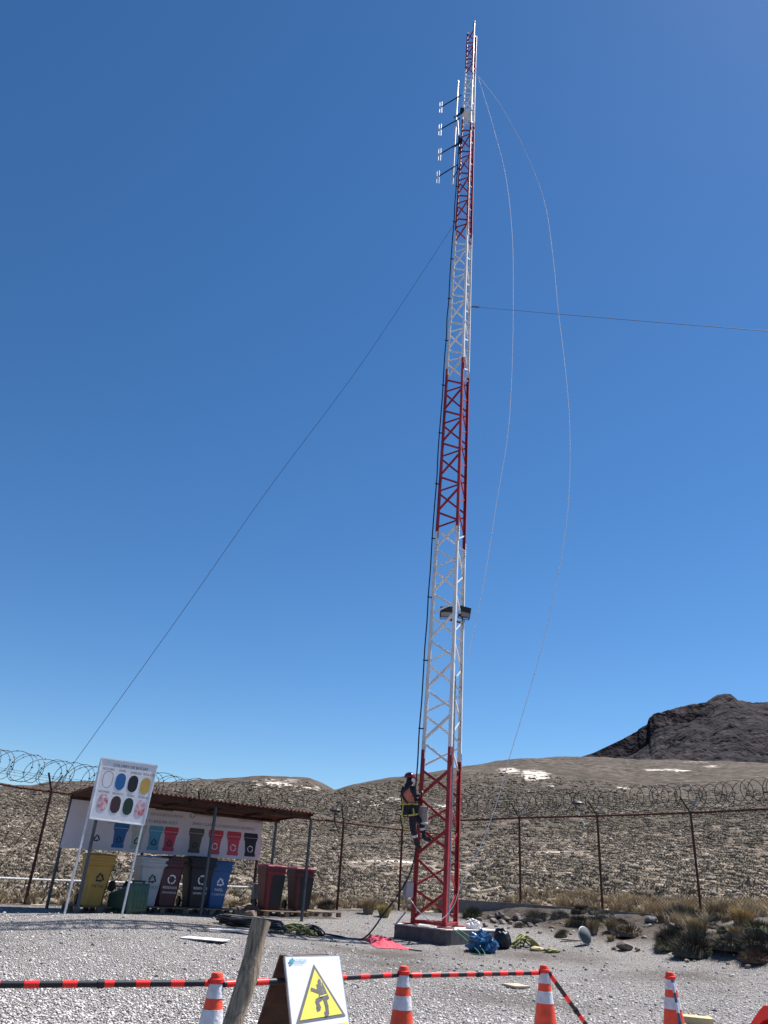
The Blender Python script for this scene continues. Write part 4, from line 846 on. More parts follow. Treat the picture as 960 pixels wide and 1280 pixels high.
# pallets
def pallet(px, py, back, L_, W_, label, top=None):
    p = onplane(px, py, SF+SB*back, nF); g_ = gz(p.x, p.y); t = thing('wooden_pallet', (p.x, p.y, g_), label, 'pallet', 'pallets under the bins', math.atan2(SD.y, SD.x))
    mb = MB()
    for k in range(6): mb.box((0, -W_/2+.05+k*(W_-.1)/5, .118), (L_, .09, .02))
    mb.build('deck_board', top or WOODP, t, pworld=False)
    for x in (-1, 0, 1):
        for y in (-1, 0, 1): mb = MB(); mb.box((x*(L_/2-.06), y*(W_/2-.06), .055), (.1, .1, .1)); mb.build('block', WOODP, t, pworld=False)
for a in [(115, 1137, .85, 1.1, .9, 'wooden pallet under the yellow bin'), (192, 1140, .85, 1.25, .95, 'wooden pallet under the light grey and maroon bins'), (253, 1142, .85, 1.45, .95, 'wooden pallet under the black and blue bins'), (347, 1146, .85, 1.35, .95, 'wooden pallet under the pair of bins with black fronts'), (395, 1147, .95, 1.0, .95, 'pale grey-topped pallet sticking out right of the last bin', WOODG)]:
    pallet(*a)
# toppled green bin
gb = onplane(168, 1147, SF-SB*.15, nF); g_ = gz(gb.x, gb.y)
t = wheelie('wheelie_bin', 'dark green bin tipped over on the ground in front of the light grey bin', 160, 1143, GRN, GRNL, -.1, rz=0, sym=None, texts=(), zoff=0, group='wheeled bins in the shelter', sc_=.82)
fdir = Vector((.80, -.60, .0)).normalized()      # the lid end points this way
zax = (fdir+Vector((0, 0, .06))).normalized(); yax = (Vector((0, 0, 1))-zax*zax.z).normalized(); xax = yax.cross(zax)
Rm = Matrix((xax, yax, zax)).transposed().to_4x4()
t.matrix_world = Matrix.Translation(Vector((gb.x+.05, gb.y, g_+.29))-zax*.9) @ Rm
# cardboard, bricks, electrical box behind
eb = at(325, 1113, 23.4); zg, _ = hill_at(eb.x, eb.y); zg = gz(eb.x, eb.y)
t = thing('electrical_cabinet', (eb.x, eb.y, zg), 'small grey electrical cabinet on thin legs left of the paired bins', 'cabinet')
mb = MB(); mb.box((eb.x, eb.y, eb.z-.03), (.42, .2, .4), 0, .5); mb.build('cabinet_box', mat('faded_grey_cabinet', (.2, .2, .2), .6), t, bevel=.01)
mb = MB(); mb.box((eb.x+.05, eb.y-.11, eb.z-.03), (.34, .012, .34), 0, .5); mb.build('door', mat('faded_cabinet_door', (.24, .24, .24), .6), t)
for dx in (-.14, .0, .14):
    mb = MB(); mb.bar((eb.x+dx, eb.y+dx*.5, zg-.05), (eb.x+dx, eb.y+dx*.5, eb.z-.2), .04, .04); mb.build('leg', RUSTD, t)
for k, (px, py) in enumerate(((300, 1136), (309, 1133), (318, 1138), (296, 1142), (311, 1141))):
    p = ground(px, py+4); v, f = rocky(2, .15, 300+k); mb = MB(); s_ = .13+.03*(k % 3); mb.add([(x*s_*1.5+p.x, y*s_+p.y, z*s_*.8+p.z+.06) for x, y, z in v.tolist()], [tuple(q_) for q_ in f.tolist()])
    tag(mb.build('broken_brick', mat('broken_brick', (.26, .18, .14), .9, 0, .3), None, False, p), 'reddish-brown rubble lump in the small heap left of the paired bins', 'rubble', 'rubble heap beside the pallets')
# ================================================================== sign board on two legs
SP = Vector((at(80, 1143, 17.0).x, 17.0, 0)); sd = Vector((.755, .656, 0)); sn = (-sd.y, sd.x, 0)
ops = lambda x, y: onplane(x, y, SP, sn)
sb = thing('colour_code_board', ops(116, 1143), 'white board of eight coloured capsule shapes standing on two tall white legs', 'sign')
for (xa, ya, xb, yb) in ((80, 1144, 127, 948), (152, 1144, 195, 957)):
    a, b = ops(xa, ya), ops(xb, yb); a.z = gz(a.x, a.y)-.08; b.x, b.y = a.x*.0+b.x, b.y; mb = MB(); mb.bar(a, b, .035, .035, sd); mb.build('leg', mat('white_angle_iron', (.62, .62, .66), .4, .1), sb)
q = Quad(ops(127, 947.5), ops(196, 957), ops(179, 1031.5), ops(111, 1023)); q.c = [c+q.n*.03 for c in q.c]
mb = MB(); q.slab(mb, .012); mb.build('panel', SIGNW, sb)
mb = MB()
for a, b in ((0, 1), (1, 2), (2, 3), (3, 0)): mb.bar(q.c[a]-q.n*.005, q.c[b]-q.n*.005, .022, .026, q.n)
mb.build('frame', mat('bright_white_frame', (.8, .8, .8), .4), sb)
def capsule(cu, cv, hw, hh, n=10):
    r = hw; k = hw*q.w/q.h; pts = []
    for i in range(n+1): a = PI*i/n; pts.append((cu+r*math.cos(a), cv-hh+k-k*math.sin(a)))
    for i in range(n+1): a = PI+PI*i/n; pts.append((cu+r*math.cos(a), cv+hh-k-k*math.sin(a)))
    return pts
cols = [(None, .17, .35), (I_BLUE, .40, .36), (INK, .63, .37), (I_YEL, .86, .38), ('rw', .17, .73), (I_BRN, .40, .74), (I_GRN, .63, .745), ('rw', .86, .755)]
for k, (m_, cu, cv) in enumerate(cols):
    cv -= .01; hw, hh = .088, .14; P_ = capsule(cu, cv, hw, hh)
    if m_ is None:
        mb = MB(); P2 = capsule(cu, cv, hw*.92, hh*.955); vs = [q.p(*p, .004) for p in P_]+[q.p(*p, .004) for p in P2]; n = len(P_); mb.add(vs, [(i, (i+1) % n, n+(i+1) % n, n+i) for i in range(n)]); mb.build('capsule_outline', INK, sb)
    elif m_ == 'rw':
        mb = MB(); q.poly(mb, P_, .003); c_ = mb.build('patterned_capsule', mat('red_white_print', (.62, .08, .12), .5, 0, .3, 13, rgb2=(.75, .66, .7), detail=3), sb)
    else:
        mb = MB(); q.poly(mb, P_, .003); mb.build('capsule', m_, sb)
mb = MB(); textq(mb, q, 'COLORES DE BOLSAS', .53, .115, .085, .004)
for s_, cu, cv in (('RECICLABLE', .15, .185), ('PAPEL', .4, .19), ('GENERALES', .64, .195), ('METALICOS', .88, .195), ('INFLAMABLE', .15, .565), ('ORGANICO', .40, .57), ('VIDRIO', .63, .575), ('PELIGROSO', .87, .58)): textq(mb, q, s_, cu, cv, .06, .004, maxw=.26)
mb.build('lettering', INK, sb)
# ================================================================== foreground
# wooden post
pt0 = at(328, 1150, 4.6); base = at(291, 1285, 4.5); dirv = (pt0-base).normalized(); foot = base-dirv*((base.z+.05)/dirv.z) if base.z > 0 else base
mb = MB(); N_ = 14; pts = [foot+(pt0-foot)*(i/N_)+Vector((.006*math.sin(i*1.3), .005*math.cos(i*2.1), 0)) for i in range(N_+1)]
mb.tube(pts, [.053+.003*math.sin(i*1.9)-.004*i/N_ for i in range(N_+1)], 18); tag(mb.build('wooden_post', WOODG, None, True, foot), 'weathered leaning wooden post in the foreground left of the warning sign', 'post')
# cones
def cone_mesh():
    t = thing('traffic_cone', (0, 0, 0), 'x', 'traffic cone', 'traffic cones along the barrier')
    mb = MB(); mb.box((0, 0, .018), (.38, .38, .036)); mb.build('base', ORG, t, bevel=.012)
    R0 = lambda z: .132-(.132-.04)*(z-.036)/.61
    zz_ = [.036, .05, .33, .47, .53, .64]; mb = MB()
    prof = [(R0(.036)+.012, .036), (R0(.05), .05), (R0(.3), .3), (R0(.4), .4), (R0(.42), .42), (R0(.447), .447), (R0(.5), .5), (R0(.522), .522), (R0(.6), .6), (R0(.622), .622), (.041, .64), (.039, .685), (.032, .70), (.01, .703)]
    mb.lathe(prof, 28, mats=[0, 0, 0, 1, 0, 0, 0, 1, 0, 0, 0, 0, 0]); mb.build('body', [ORG, ORG], t, True)
    for a, b in ((.412, .503), (.563, .64)):
        mb = MB(); mb.lathe([(R0(a)+.003, a), (R0(b)+.003, b)], 28); mb.build('reflective_band', REFW, t, True)
    mb = MB(); mb.lathe([(.04, .645), (.05, .648), (.05, .668), (.04, .672)], 20); mb.build('collar', ORGR, t, True)
    return t
tips = [onz(272, 1216, .7), onz(505, 1208, .7), onz(680, 1207, .7), onz(837, 1215, .7)]
labs = ['traffic cone just left of the wooden post', 'traffic cone just right of the yellow warning sign', 'traffic cone in the middle where the striped bar drops to the ground', 'traffic cone with a blue and white striped pole leaning on it']
c0 = None
for i, (p, lab) in enumerate(zip(tips, labs)):
    if c0 is None: c0 = cone_mesh(); c0.location = (p.x, p.y, gz(p.x, p.y)); c0['label'] = 'orange and white '+lab; c0.rotation_euler = (0, 0, .3)
    else: copy_tree(c0, (p.x, p.y, gz(p.x, p.y)), .3+i*.7, 'orange and white '+lab)
def sbar(a, b, lab, per=.235, red=.09, m1=BLKP, m2=ORGR, r=.019, ph=.02, group='striped barrier bars'):
    a = Vector(a); b = Vector(b); L_ = (b-a).length; d = (b-a)/L_; t = thing('barrier_bar', a, lab, 'barrier bar', group)
    mb = MB(); mb.tube([a, b], r, 12); mb.build('rod', m1, t, True); x = ph
    while x < L_-.01: e = min(x+red, L_); mb = MB(); mb.tube([a+d*x, a+d*e], r+.0015, 12); mb.build('stripe', m2, t, True); x += per
    mb = MB(); mb.tube([a+d*(L_*.5-.02), a+d*(L_*.5+.02)], r+.006, 12); mb.build('joint', m1, t, True)
up = Vector((0, 0, .655))
T = [Vector((p.x, p.y, gz(p.x, p.y)+.64)) for p in tips]
L0 = at(-25, 1231, 5.2)
sbar(L0, T[0]+Vector((-.045, -.0, 0)), 'red and black striped bar entering from the left to the first cone', per=.215, red=.085)
sbar(T[0]+Vector((.045, .0, 0)), T[1]+Vector((-.045, 0, 0)), 'red and black striped bar passing through the warning sign between two cones', per=.25, red=.1)
sbar(T[1]+Vector((.045, 0, 0)), T[2]+Vector((-.045, 0, .0)), 'red and black striped bar between the second and middle cones', per=.2, red=.1)
e = onz(752, 1308, .02); sbar(T[2]+Vector((.04, -.02, 0)), e, 'red and black striped bar slanting from the middle cone down to the ground', per=.3, red=.09)
a = T[3]+Vector((-.01, -.08, .0)); b = Vector((T[3].x-.03, T[3].y-.33, gz(T[3].x, T[3].y-.33))); sbar(a, b, 'blue and white striped pole leaning against the rightmost cone', per=.16, red=.08, m1=mat('slate_blue_plastic', (.05, .09, .16), .4), m2=REFW, r=.012)
# fallen cone at the right edge: square base facing the camera
fc = at(949, 1270, 8.4)
t = thing('traffic_cone', (fc.x, fc.y, gz(fc.x, fc.y)), 'bright red cone lying on its side at the right edge, hollow base showing', 'traffic cone')
ax = Vector((.62, .75, .12)).normalized(); Qm = Vector((0, 0, 1)).rotation_difference(ax).to_matrix(); c = Vector((fc.x+.12, fc.y, gz(fc.x, fc.y)+.22))
mb = MB(); n = 28; Rr_ = .21
def sq(k, R):
    a = 2*PI*k/n; ca, sa = math.cos(a), math.sin(a); m_ = (abs(ca)**6+abs(sa)**6)**(1/6); return (R*ca/m_, R*sa/m_)
rings = [(('s', .21), .035), (('s', .21), 0), (('c', .15), 0), (('c', .145), .02), (('c', .03), .62)]
vs = []
for (ty, R), z in rings:
    for k in range(n):
        xy = sq(k, R) if ty == 's' else (R*math.cos(2*PI*k/n), R*math.sin(2*PI*k/n)); vs.append(c+Qm@Vector((*xy, z)))
outer = []
for (ty, R), z in ((('c', .155), .035), (('c', .04), .66), (('c', .01), .67)):
    for k in range(n): outer.append(c+Qm@Vector((R*math.cos(2*PI*k/n), R*math.sin(2*PI*k/n), z)))
fs = [(i*n+k, i*n+(k+1) % n, (i+1)*n+(k+1) % n, (i+1)*n+k) for i in range(4) for k in range(n)]
mb.add(vs, fs); o_ = len(vs); mb.add(outer, [(i*n+k, i*n+(k+1) % n, (i+1)*n+(k+1) % n, (i+1)*n+k) for i in range(2) for k in range(n)]); mb.build('shell', ORGR, t, True)
mb = MB(); mb.tube([c+Qm@Vector((.04, .05, -.01)), c+Qm@Vector((.02, .0, .4))], .035, 14); mb.build('inner_tube', REFW, t, True)
# A-frame warning sign
bd = T[1]-T[0]; bn = (-bd.y, bd.x, 0); rL, rR = onplane(354, 1193, T[0], bn), onplane(422, 1196, T[0], bn); print('ridge', rL, rR)
u_ = (rR-rL); u_.z = 0; wA = u_.length; u_.normalize(); nA = Vector((u_.y, -u_.x, 0))
if nA.y > 0: nA = -nA
ct = (rL+rR)/2; zt_ = ct.z; gA = gz(ct.x, ct.y); spread = .30
af = thing('a_frame_sign', (ct.x, ct.y, gA), 'white A-frame board with yellow triangle of a climbing figure, beside the wooden post', 'sign', None)
def ap(u, s, z, side): return Vector((ct.x, ct.y, 0))+u_*(u*wA/2)+nA*(side*(.02+spread*s))+Vector((0, 0, z))
def aq(side):
    z0, z1 = zt_, gA; return Quad(ap(-1, 0, z0, side), ap(1, 0, z0, side), ap(1.0, 1, z1, side), ap(-1.0, 1, z1, side))
qa = aq(1); mb = MB(); qa.slab(mb, .012); mb.build('front_panel', mat('white_laminate', (.76, .78, .83), .25, 0, .03, 4), af)
qb = aq(-1); mb = MB(); qb.slab(mb, .012); mb.build('rear_panel', WOODB, af)
for side, q_ in ((1, qa), (-1, qb)):
    mb = MB()
    for a, b in ((0, 3), (1, 2), (0, 1), (3, 2)): mb.bar(q_.c[a]-q_.n*.008, q_.c[b]-q_.n*.008, .009, .016, q_.n)
    mb.build('frame', GALV if side == 1 else WOODB, af)
mb = MB()
for s_ in (-.75, .75): mb.bar(ap(s_, -.06, zt_+.004, 1), ap(s_, .1, zt_+.004, -1), .05, .006)
mb.build('hinge', GALV, af)
W, Hh = qa.w, qa.h; tri_o = [(.5, .11), (.975, .90), (.19-.1, .90)]
U = lambda x, y: (x, y)
mb = MB(); qa.poly(mb, [(.49, .062), (.95, .452), (.07, .475)], .003); qo = mb.build('warning_triangle_border', I_SG, af)
mb = MB(); qa.poly(mb, [(.492, .10), (.885, .436), (.135, .457)], .005); mb.build('warning_triangle', I_SY, af)
mb = MB()
def fv(v): return .06+(v-.085)*.69
def limb(pts, w):
    pts = [(a_, fv(b_)) for a_, b_ in pts]; w = w*.82
    for i in range(len(pts)-1):
        (x1, y1), (x2, y2) = pts[i], pts[i+1]; dx, dy = (x2-x1)*W, (y2-y1)*Hh; l_ = math.hypot(dx, dy); ox, oy = -dy/l_*w/W/2, dx/l_*w/Hh/2; ex, ey = dx/l_*.006/W, dy/l_*.006/Hh
        qa.poly(mb, [(x1+ox-ex, y1+oy-ey), (x1-ox-ex, y1-oy-ey), (x2-ox+ex, y2-oy+ey), (x2+ox+ex, y2+oy+ey)], .0065+.0004*len(mb.f) % .001)
qa.poly(mb, [(.545+.03*math.cos(k*PI/6)*1.0, fv(0.2822)+.03*W/Hh*math.sin(k*PI/6)*1.2) for k in range(12)], .007)
limb([(.545, 0.3081), (.575, 0.4417)], .075); limb([(.53, 0.3296), (.49, 0.3814), (.39, 0.3555)], .026); limb([(.595, 0.3296), (.63, 0.3986), (.665, 0.4589)], .028)
limb([(.57, 0.4417), (.46, 0.4805), (.49, 0.5538), (.45, 0.5624)], .036); limb([(.60, 0.4503), (.625, 0.5365), (.62, 0.6141), (.58, 0.6184)], .036)
mb.build('climbing_figure', I_SG, af)
mb = MB(); limb([(.545, 0.3081), (.56, 0.4158)], .006); limb([(.575, 0.3081), (.6, 0.4158)], .006); limb([(.53, 0.4331), (.64, 0.4201)], .008); limb([(.565, 0.2693), (.54, 0.2090)], .004); mb.build('harness_lines', I_SY, af)
mb = MB(); limb([(.07, .05), (.12, .03)], .018); limb([(.08, .075), (.135, .05)], .014); mb.build('logo', I_TEAL, af)
mb = MB(); textq(mb, qa, 'SEGURIDAD', .25, .043, .024, .005); textq(mb, qa, 'EN ALTURA', .23, .06, .016, .005); mb.build('lettering', I_TEAL, af)
mb = MB(); qa.poly(mb, [(.5, .505), (.97, .495), (.97, .64), (.1, .66), (.1, .525)], .003); mb.build('yellow_strip', I_SY, af)
mb = MB(); textq(mb, qa, 'RIESGO DE CAIDA', .53, .605, .05, .006); mb.build('caption', INK, af)
# ================================================================== bits on the ground
def blob(name, px, py, size, m, label, cat, seed, sub=4, amp=.25, fr=3., flat=.6, group=None, sink=.0, rz=0):
    p = ground(px, py); v, f = ico(sub); r = np.random.default_rng(seed); ks = r.normal(size=(14, 3))*fr; ph = r.random(14)*6; d = sum(np.abs(np.sin(v@k+a)) for k, a in zip(ks, ph))/14-.6
    v = v*(1+d*amp*4)[:, None]; c_, s_ = math.cos(rz), math.sin(rz); x = v[:, 0]*size[0]; y = v[:, 1]*size[1]; z = np.maximum(v[:, 2], -flat)*size[2]; z = z-z.min()-sink
    mb = MB(); mb.add([(p.x+a*c_-b*s_, p.y+a*s_+b*c_, p.z+h) for a, b, h in zip(x, y, z)], [tuple(q) for q in f.tolist()]); return tag(mb.build(name, m, None, True, p), label, cat, group)
blob('plastic_bag', 604, 1190, (.28, .23, .25), BLUB, 'crumpled blue plastic bag on the gravel beside the plinth', 'bag', 3, amp=.5, fr=5, flat=.5)
blob('dark_bag', 628, 1186, (.19, .17, .22), BLKP, 'black bag close behind the right side of the blue bag', 'bag', 5, amp=.22, fr=4, flat=.8)
b = blob('white_bag', 591, 1160, (.17, .14, .14), mat('white_bag_film', (.72, .7, .7), .5), 'small crumpled white bag just behind the plinth right of the mast', 'bag', 8, amp=.35, fr=5, flat=.4)
b.location = at(591, 1161, 20.9); 
# red cloth: a crumpled sheet
def cloth(name, pxs, h, m, label, cat, seed, nx=46, ny=18, puff=.12):
    c4 = [ground(*k) for k in pxs]; r = np.random.default_rng(seed); mb = MB(); vs = []
    for j in range(ny+1):
        for i in range(nx+1):
            u, v = i/nx, j/ny; p = (c4[0]*(1-u)+c4[1]*u)*(1-v)+(c4[3]*(1-u)+c4[2]*u)*v; e_ = min(1, 6*min(u, 1-u))*min(1, 4*min(v, 1-v))
            wob = float(fbm(np.array([u*9+seed]), np.array([v*4.]), 3, seed)[0]); w2_ = float(fbm(np.array([u*5.]), np.array([v*3.+seed]), 3, seed+5)[0])
            vs.append((p.x+w2_*.08*(1-e_), p.y+wob*.07*(1-e_), gz(p.x, p.y)+.012+e_*(h*(.5+.9*abs(wob)+.5*w2_))*(1-.5*u)))
    fs = [(j*(nx+1)+i, j*(nx+1)+i+1, (j+1)*(nx+1)+i+1, (j+1)*(nx+1)+i) for j in range(ny) for i in range(nx)]
    bot = len(vs); vs += [(x, y, gz(x, y)-.01) for x, y, z in vs]; fs += [tuple(bot+k for k in f[::-1]) for f in fs]
    mb.add(vs, fs); return tag(mb.build(name, m, None, True, c4[0]), label, cat)
cloth('red_cloth', ((452, 1175), (476, 1171), (512, 1187), (474, 1186)), .17, PINKC, 'crumpled red fabric bundle lying on the gravel left of the plinth', 'cloth', 4)
p = ground(514, 1189); wire('webbing_strap', [p+Vector((-.05, 0, .03)), p+Vector((.1, .02, .02)), p+Vector((.22, -.05, .02))], .014, BLK, 'short black strap trailing from the red fabric bundle', 'strap')
# cable coil
cc = ground(312, 1160); mb = MB(); pts = []
for i in range(420):
    th = i*.16; lay = i/420; r_ = .52+.12*math.sin(i*.21)+.06*math.sin(i*.067); pts.append(cc+Vector((r_*1.15*math.cos(th)+.1*math.sin(i*.011), r_*.8*math.sin(th), .03+.19*lay*(.6+.4*math.sin(th*.5)**2))))
mb.tube(pts, .022, 7); tag(mb.build('cable_coil', BLK, None, True, cc), 'large coil of black cable on the gravel behind the wooden post', 'cable')
def rope_pile(px, py, rx, ry, m, label, seed, n=240, r=.016, hgt=.1):
    c_ = ground(px, py); R_ = random.Random(seed); pts = []; x = y = 0
    a1, a2, a3, a4 = [R_.random()*6 for _ in range(4)]
    for i in range(n):
        s_ = i*.23; x = rx*(.6*math.sin(s_*1.0+a1)+.4*math.sin(s_*.37+a2)); y = ry*(.6*math.sin(s_*1.31+a3)+.4*math.cos(s_*.53+a4)); pts.append(Vector((c_.x+x, c_.y+y, gz(c_.x+x, c_.y+y)+.02+hgt*abs(math.sin(s_*.71))*max(0, 1-(x/rx)**2))))
    mb = MB(); mb.tube(pts, r, 6); return tag(mb.build('rope_pile', m, None, True, c_), label, 'rope', 'piles of rope on the gravel')
rope_pile(370, 1167, .5, .35, YGRN, 'tangle of yellow-green rope on the gravel right of the wooden post', 1, hgt=.16)
rope_pile(388, 1168, .35, .3, BLK, 'tangle of black straps mixed into the right end of the rope near the post', 2, 120, .022, .16)
rope_pile(656, 1184, .32, .3, YGRN, 'dark and yellow-green rope heap on the gravel right of the blue bag', 3, 200, .02, .2)
p = ground(671, 1190)
for k, (px, py, m_, lab) in enumerate(((671, 1189, WOODY, 'small yellowish glove-like scrap right of the rope heap'), (690, 1191, YGRN, 'small olive scrap at the far right of the rope heap'), )):
    blob('fabric_scrap', px, py, (.17, .08, .05), m_, lab, 'scrap', 30+k, sub=3, amp=.3, fr=4)
# white tiles and boards
def slab_g(name, px, py, w, d_, h, rz, m, label, cat):
    p = ground(px, py); mb = MB(); mb.box((p.x, p.y, p.z+h/2+.01), (w, d_, h), 0, rz); return tag(mb.build(name, m, None, False, p, bevel=.004), label, cat)
slab_g('white_tile', 287, 1165, .85, .28, .03, .1, mat('dirty_white_tile', (.5, .48, .5), .6), 'thin white board lying on gravel beside the black cable coil', 'board')
slab_g('white_tile', 256, 1175, .8, .45, .015, -.2, mat('white_sheet', (.72, .7, .72), .5), 'flat white sheet on the gravel, the nearer and brighter of the two boards', 'board')
slab_g('wood_scrap', 645, 1235, .3, .3, .03, .5, mat('pale_wood', (.42, .33, .24), .8), 'flat pale wood scrap on gravel between the second and middle cones', 'scrap')
slab_g('timber_block', 872, 1281, .34, .22, .075, -.25, WOODY, 'thick yellow timber block on the gravel near the rightmost cones', 'timber')
slab_g('timber_stick', 715, 1177, .5, .07, .04, -.2, mat('dull_stick', (.42, .34, .24), .8), 'pale timber stick lying left of the grey round ball', 'timber')
# grey ball-like helmet shape
p = ground(731, 1182); t = thing('grey_drum_lid', p, 'round grey domed disc standing on edge on the gravel below the tussocks', 'disc')
mb = MB(); mb.lathe([(.01, -.08), (.13, -.06), (.185, 0), (.19, .03), (.15, .07), (.01, .1)], 24, p+Vector((0, 0, .19)), (.45, -.8, .3)); mb.build('dome', mat('grey_blue_paint', (.07, .085, .10), .8, 0, .2), t, True)
mb = MB(); mb.lathe([(.188, .012), (.2, .02), (.188, .034)], 24, p+Vector((0, 0, .19)), (.45, -.8, .3)); mb.build('rim', mat('pale_rim', (.5, .5, .52), .5), t, True)
# rocks on the bank
rocks = [(600, 1150, 9), (607, 1156, 7), (613, 1146, 9), (618, 1151, 8), (624, 1144, 12), (628, 1153, 9), (634, 1148, 8), (640, 1154, 7), (596, 1157, 6), (646, 1146, 11), (650, 1156, 10), (655, 1150, 12), (663, 1157, 8), (671, 1151, 6), (680, 1148, 7), (690, 1160, 5), (788, 1162, 13), (795, 1156, 6), (782, 1183, 15), (797, 1187, 6), (815, 1150, 14), (840, 1157, 8), (702, 1155, 6), (745, 1158, 6), (764, 1165, 8), (806, 1172, 6), (620, 1158, 5), (585, 1149, 5), (675, 1166, 5), (899, 1163, 6), (768, 1186, 6), (826, 1188, 6), (846, 1194, 5), (714, 1168, 5), (636, 1160, 5), (930, 1180, 7), (944, 1192, 6), (660, 1166, 4), (770, 1150, 5), (859, 1201, 6), (910, 1204, 5), (935, 1208, 7), (950, 1202, 8)]
rt = [rocky(3, .22, 100+k) for k in range(7)]; RMs = [ROCKM, mat('pinkish_rock', (.21, .155, .13), .9, 0, .3, 4, .8, 12), mat('pale_grey_rock', (.22, .195, .18), .9, 0, .25, 4, .8, 12)]
for k, (px, py, w) in enumerate(rocks):
    p = ground(px, py+w*.3); r_ = w*p.y/F_*.55; v, f = rt[k % 7]; a = k*1.7; c_, s_ = math.cos(a), math.sin(a); mb = MB()
    mb.add([((x*c_-y*s_)*r_*1.15+p.x, (x*s_+y*c_)*r_+p.y, z*r_*.75+p.z+r_*.35) for x, y, z in v.tolist()], [tuple(q_) for q_ in f.tolist()])
    tag(mb.build('rock', RMs[k % 3], None, False, p), 'rough rock on the earth bank below the right-hand fence', 'rock', 'rocks on the bank')
# shrubs and tussocks on the bank
def plant(name, px, py, w, tmpl, m_, label, cat, k, h=1., group=None):
    p = ground(px, py); r_ = w*p.y/F_*.5; v, f = tmpl; a = k*2.1; c_, s_ = math.cos(a), math.sin(a); mb = MB()
    mb.add([((x*c_-y*s_)*r_+p.x, (x*s_+y*c_)*r_+p.y, z*r_*h+p.z-.02) for x, y, z in np.asarray(v).tolist()], [tuple(q_) for q_ in np.asarray(f).tolist()])
    return tag(mb.build(name, m_, None, False, p), label, cat, group)
SH1 = mat('dark_shrub', (.05, .045, .032), .95, 0, .45, 5); SH2 = mat('olive_shrub', (.085, .08, .04), .95, 0, .45, 5); SH3 = mat('grey_shrub', (.15, .135, .105), .95, 0, .45, 5); GS = mat('tussock_straw', (.3, .235, .14), .9, 0, .45, 5)
big = [clump(200+k, 1500, True, .016, 1., .7) for k in range(4)]; tus = [grass(300+k, 700, .42) for k in range(4)]
PL = [('olive bushy shrub between the plinth and the concrete wall', 590, 1148, 26, 0, SH2, .9), ('grey-green shrub among the rocks right of the mast', 667, 1152, 30, 0, SH3, .8), ('small grey shrub beside the rock pile', 650, 1160, 16, 0, SH3, .8),
      ('pale yellowish shrub above the grey disc, left', 700, 1150, 26, 0, SH3, .8), ('upright straw tussock left of the two tussocks behind the grey disc', 742, 1168, 24, 1, GS, 1.3), ('upright straw tussock right of the two tussocks behind the grey disc', 765, 1166, 24, 1, GS, 1.15),
      ('low olive clump left of the grey disc', 701, 1172, 16, 0, SH2, .9), ('dark bush between the rocks and the tussocks', 724, 1158, 30, 0, SH1, .8), ('large bush under the fence post, coloured nearly black for the shade on the bank', 868, 1194, 56, 0, SH1, .8), ('pale straw tussock drooping over the dark bush', 872, 1174, 44, 1, GS, 1.0),
      ('dark bush left of the large nearly black bush', 838, 1180, 36, 0, SH1, .9), ('bush coloured dark for the bank shade right of the large nearly black bush', 915, 1188, 50, 0, SH1, .6), ('dark bush at the right edge below the dry grass', 948, 1186, 54, 0, SH1, .6), ('brown bramble low at the right edge', 945, 1203, 36, 0, mat('brown_bramble', (.10, .065, .045), .95, 0, .45, 5), .7),  # dark bushes at the cut bank carry its shade in their colour
      ('dry shrub beside the fence post at the wall end', 850, 1150, 34, 0, SH3, .9), ('straw tussock left of the nearly black bush beneath the wall', 828, 1155, 22, 1, GS, 1.1), ('golden grass clump at the right edge above the dark bush', 930, 1160, 46, 1, mat('golden_grass', (.4, .29, .14), .9, 0, .4, 5), .95), ('golden grass clump right of the last fence post', 898, 1152, 42, 1, GS, 1.0), ('small dark shrub on the wall top right of the mast', 625, 1131, 20, 0, SH1, .8),
      ('dry yellow grass clump behind the coil of cable', 292, 1127, 24, 1, GS, 1.1), ('dry grass clump right of the last bin', 388, 1132, 24, 1, GS, 1.1), ('dark shrub right of the last bin by the fence post', 408, 1136, 24, 0, SH1, .8), ('yellow grass clump near the foot of the fence left of the plinth', 460, 1142, 30, 1, GS, 1.0), ('yellow grass clump just left of the plinth', 480, 1146, 28, 1, mat('yellow_grass', (.36, .3, .1), .9, 0, .4, 5), .9)]
for k, (lab, px, py, w, ty, m_, h) in enumerate(PL): plant('tussock' if ty else 'shrub', px, py, w, tus[k % 4] if ty else big[k % 4], m_, lab, 'grass tussock' if ty else 'shrub', k, h)
proto = []
R_ = random.Random(5); NB = 0
while NB < 70:
    x = R_.uniform(4.2, 11.5); y = R_.uniform(15.8, 24.5); g_ = gz(x, y); r_ = math.hypot(x, y)
    if g_ < .32 or r_ > float(rf(np.array([math.atan2(x, y)]))[0])-.2 or (x < 6 and R_.random() < .6): continue
    k = NB % 6
    if NB < 6:
        v, f = (clump(400+k, 500, True, .03, 1., .7) if k < 4 else grass(400+k, 260, .45)); mb = MB(); mb.add([(a, b, c*.8) for a, b, c in np.asarray(v).tolist()], [tuple(q_) for q_ in np.asarray(f).tolist()])
        o = mb.build('shrub' if k < 4 else 'tussock', [SH1, SH3, SH2, mat('brown_shrub', (.12, .085, .055), .95, 0, .4, 5), GS, GS][k], None, False, (0, 0, 0)); proto.append(o)
        tag(o, 'low dry shrub on the earth bank below the right-hand fence' if k < 4 else 'small straw tussock on the earth bank below the right-hand fence', 'shrub' if k < 4 else 'grass tussock', 'low shrubs on the bank' if k < 4 else 'small tussocks on the bank')
    else:
        o = proto[k].copy(); COL.objects.link(o)
    s_ = R_.uniform(.14, .34); o.location = (x, y, g_-.02); o.scale = (s_, s_, s_*R_.uniform(.7, 1.1)); o.rotation_euler = (0, 0, R_.uniform(0, 6)); NB += 1
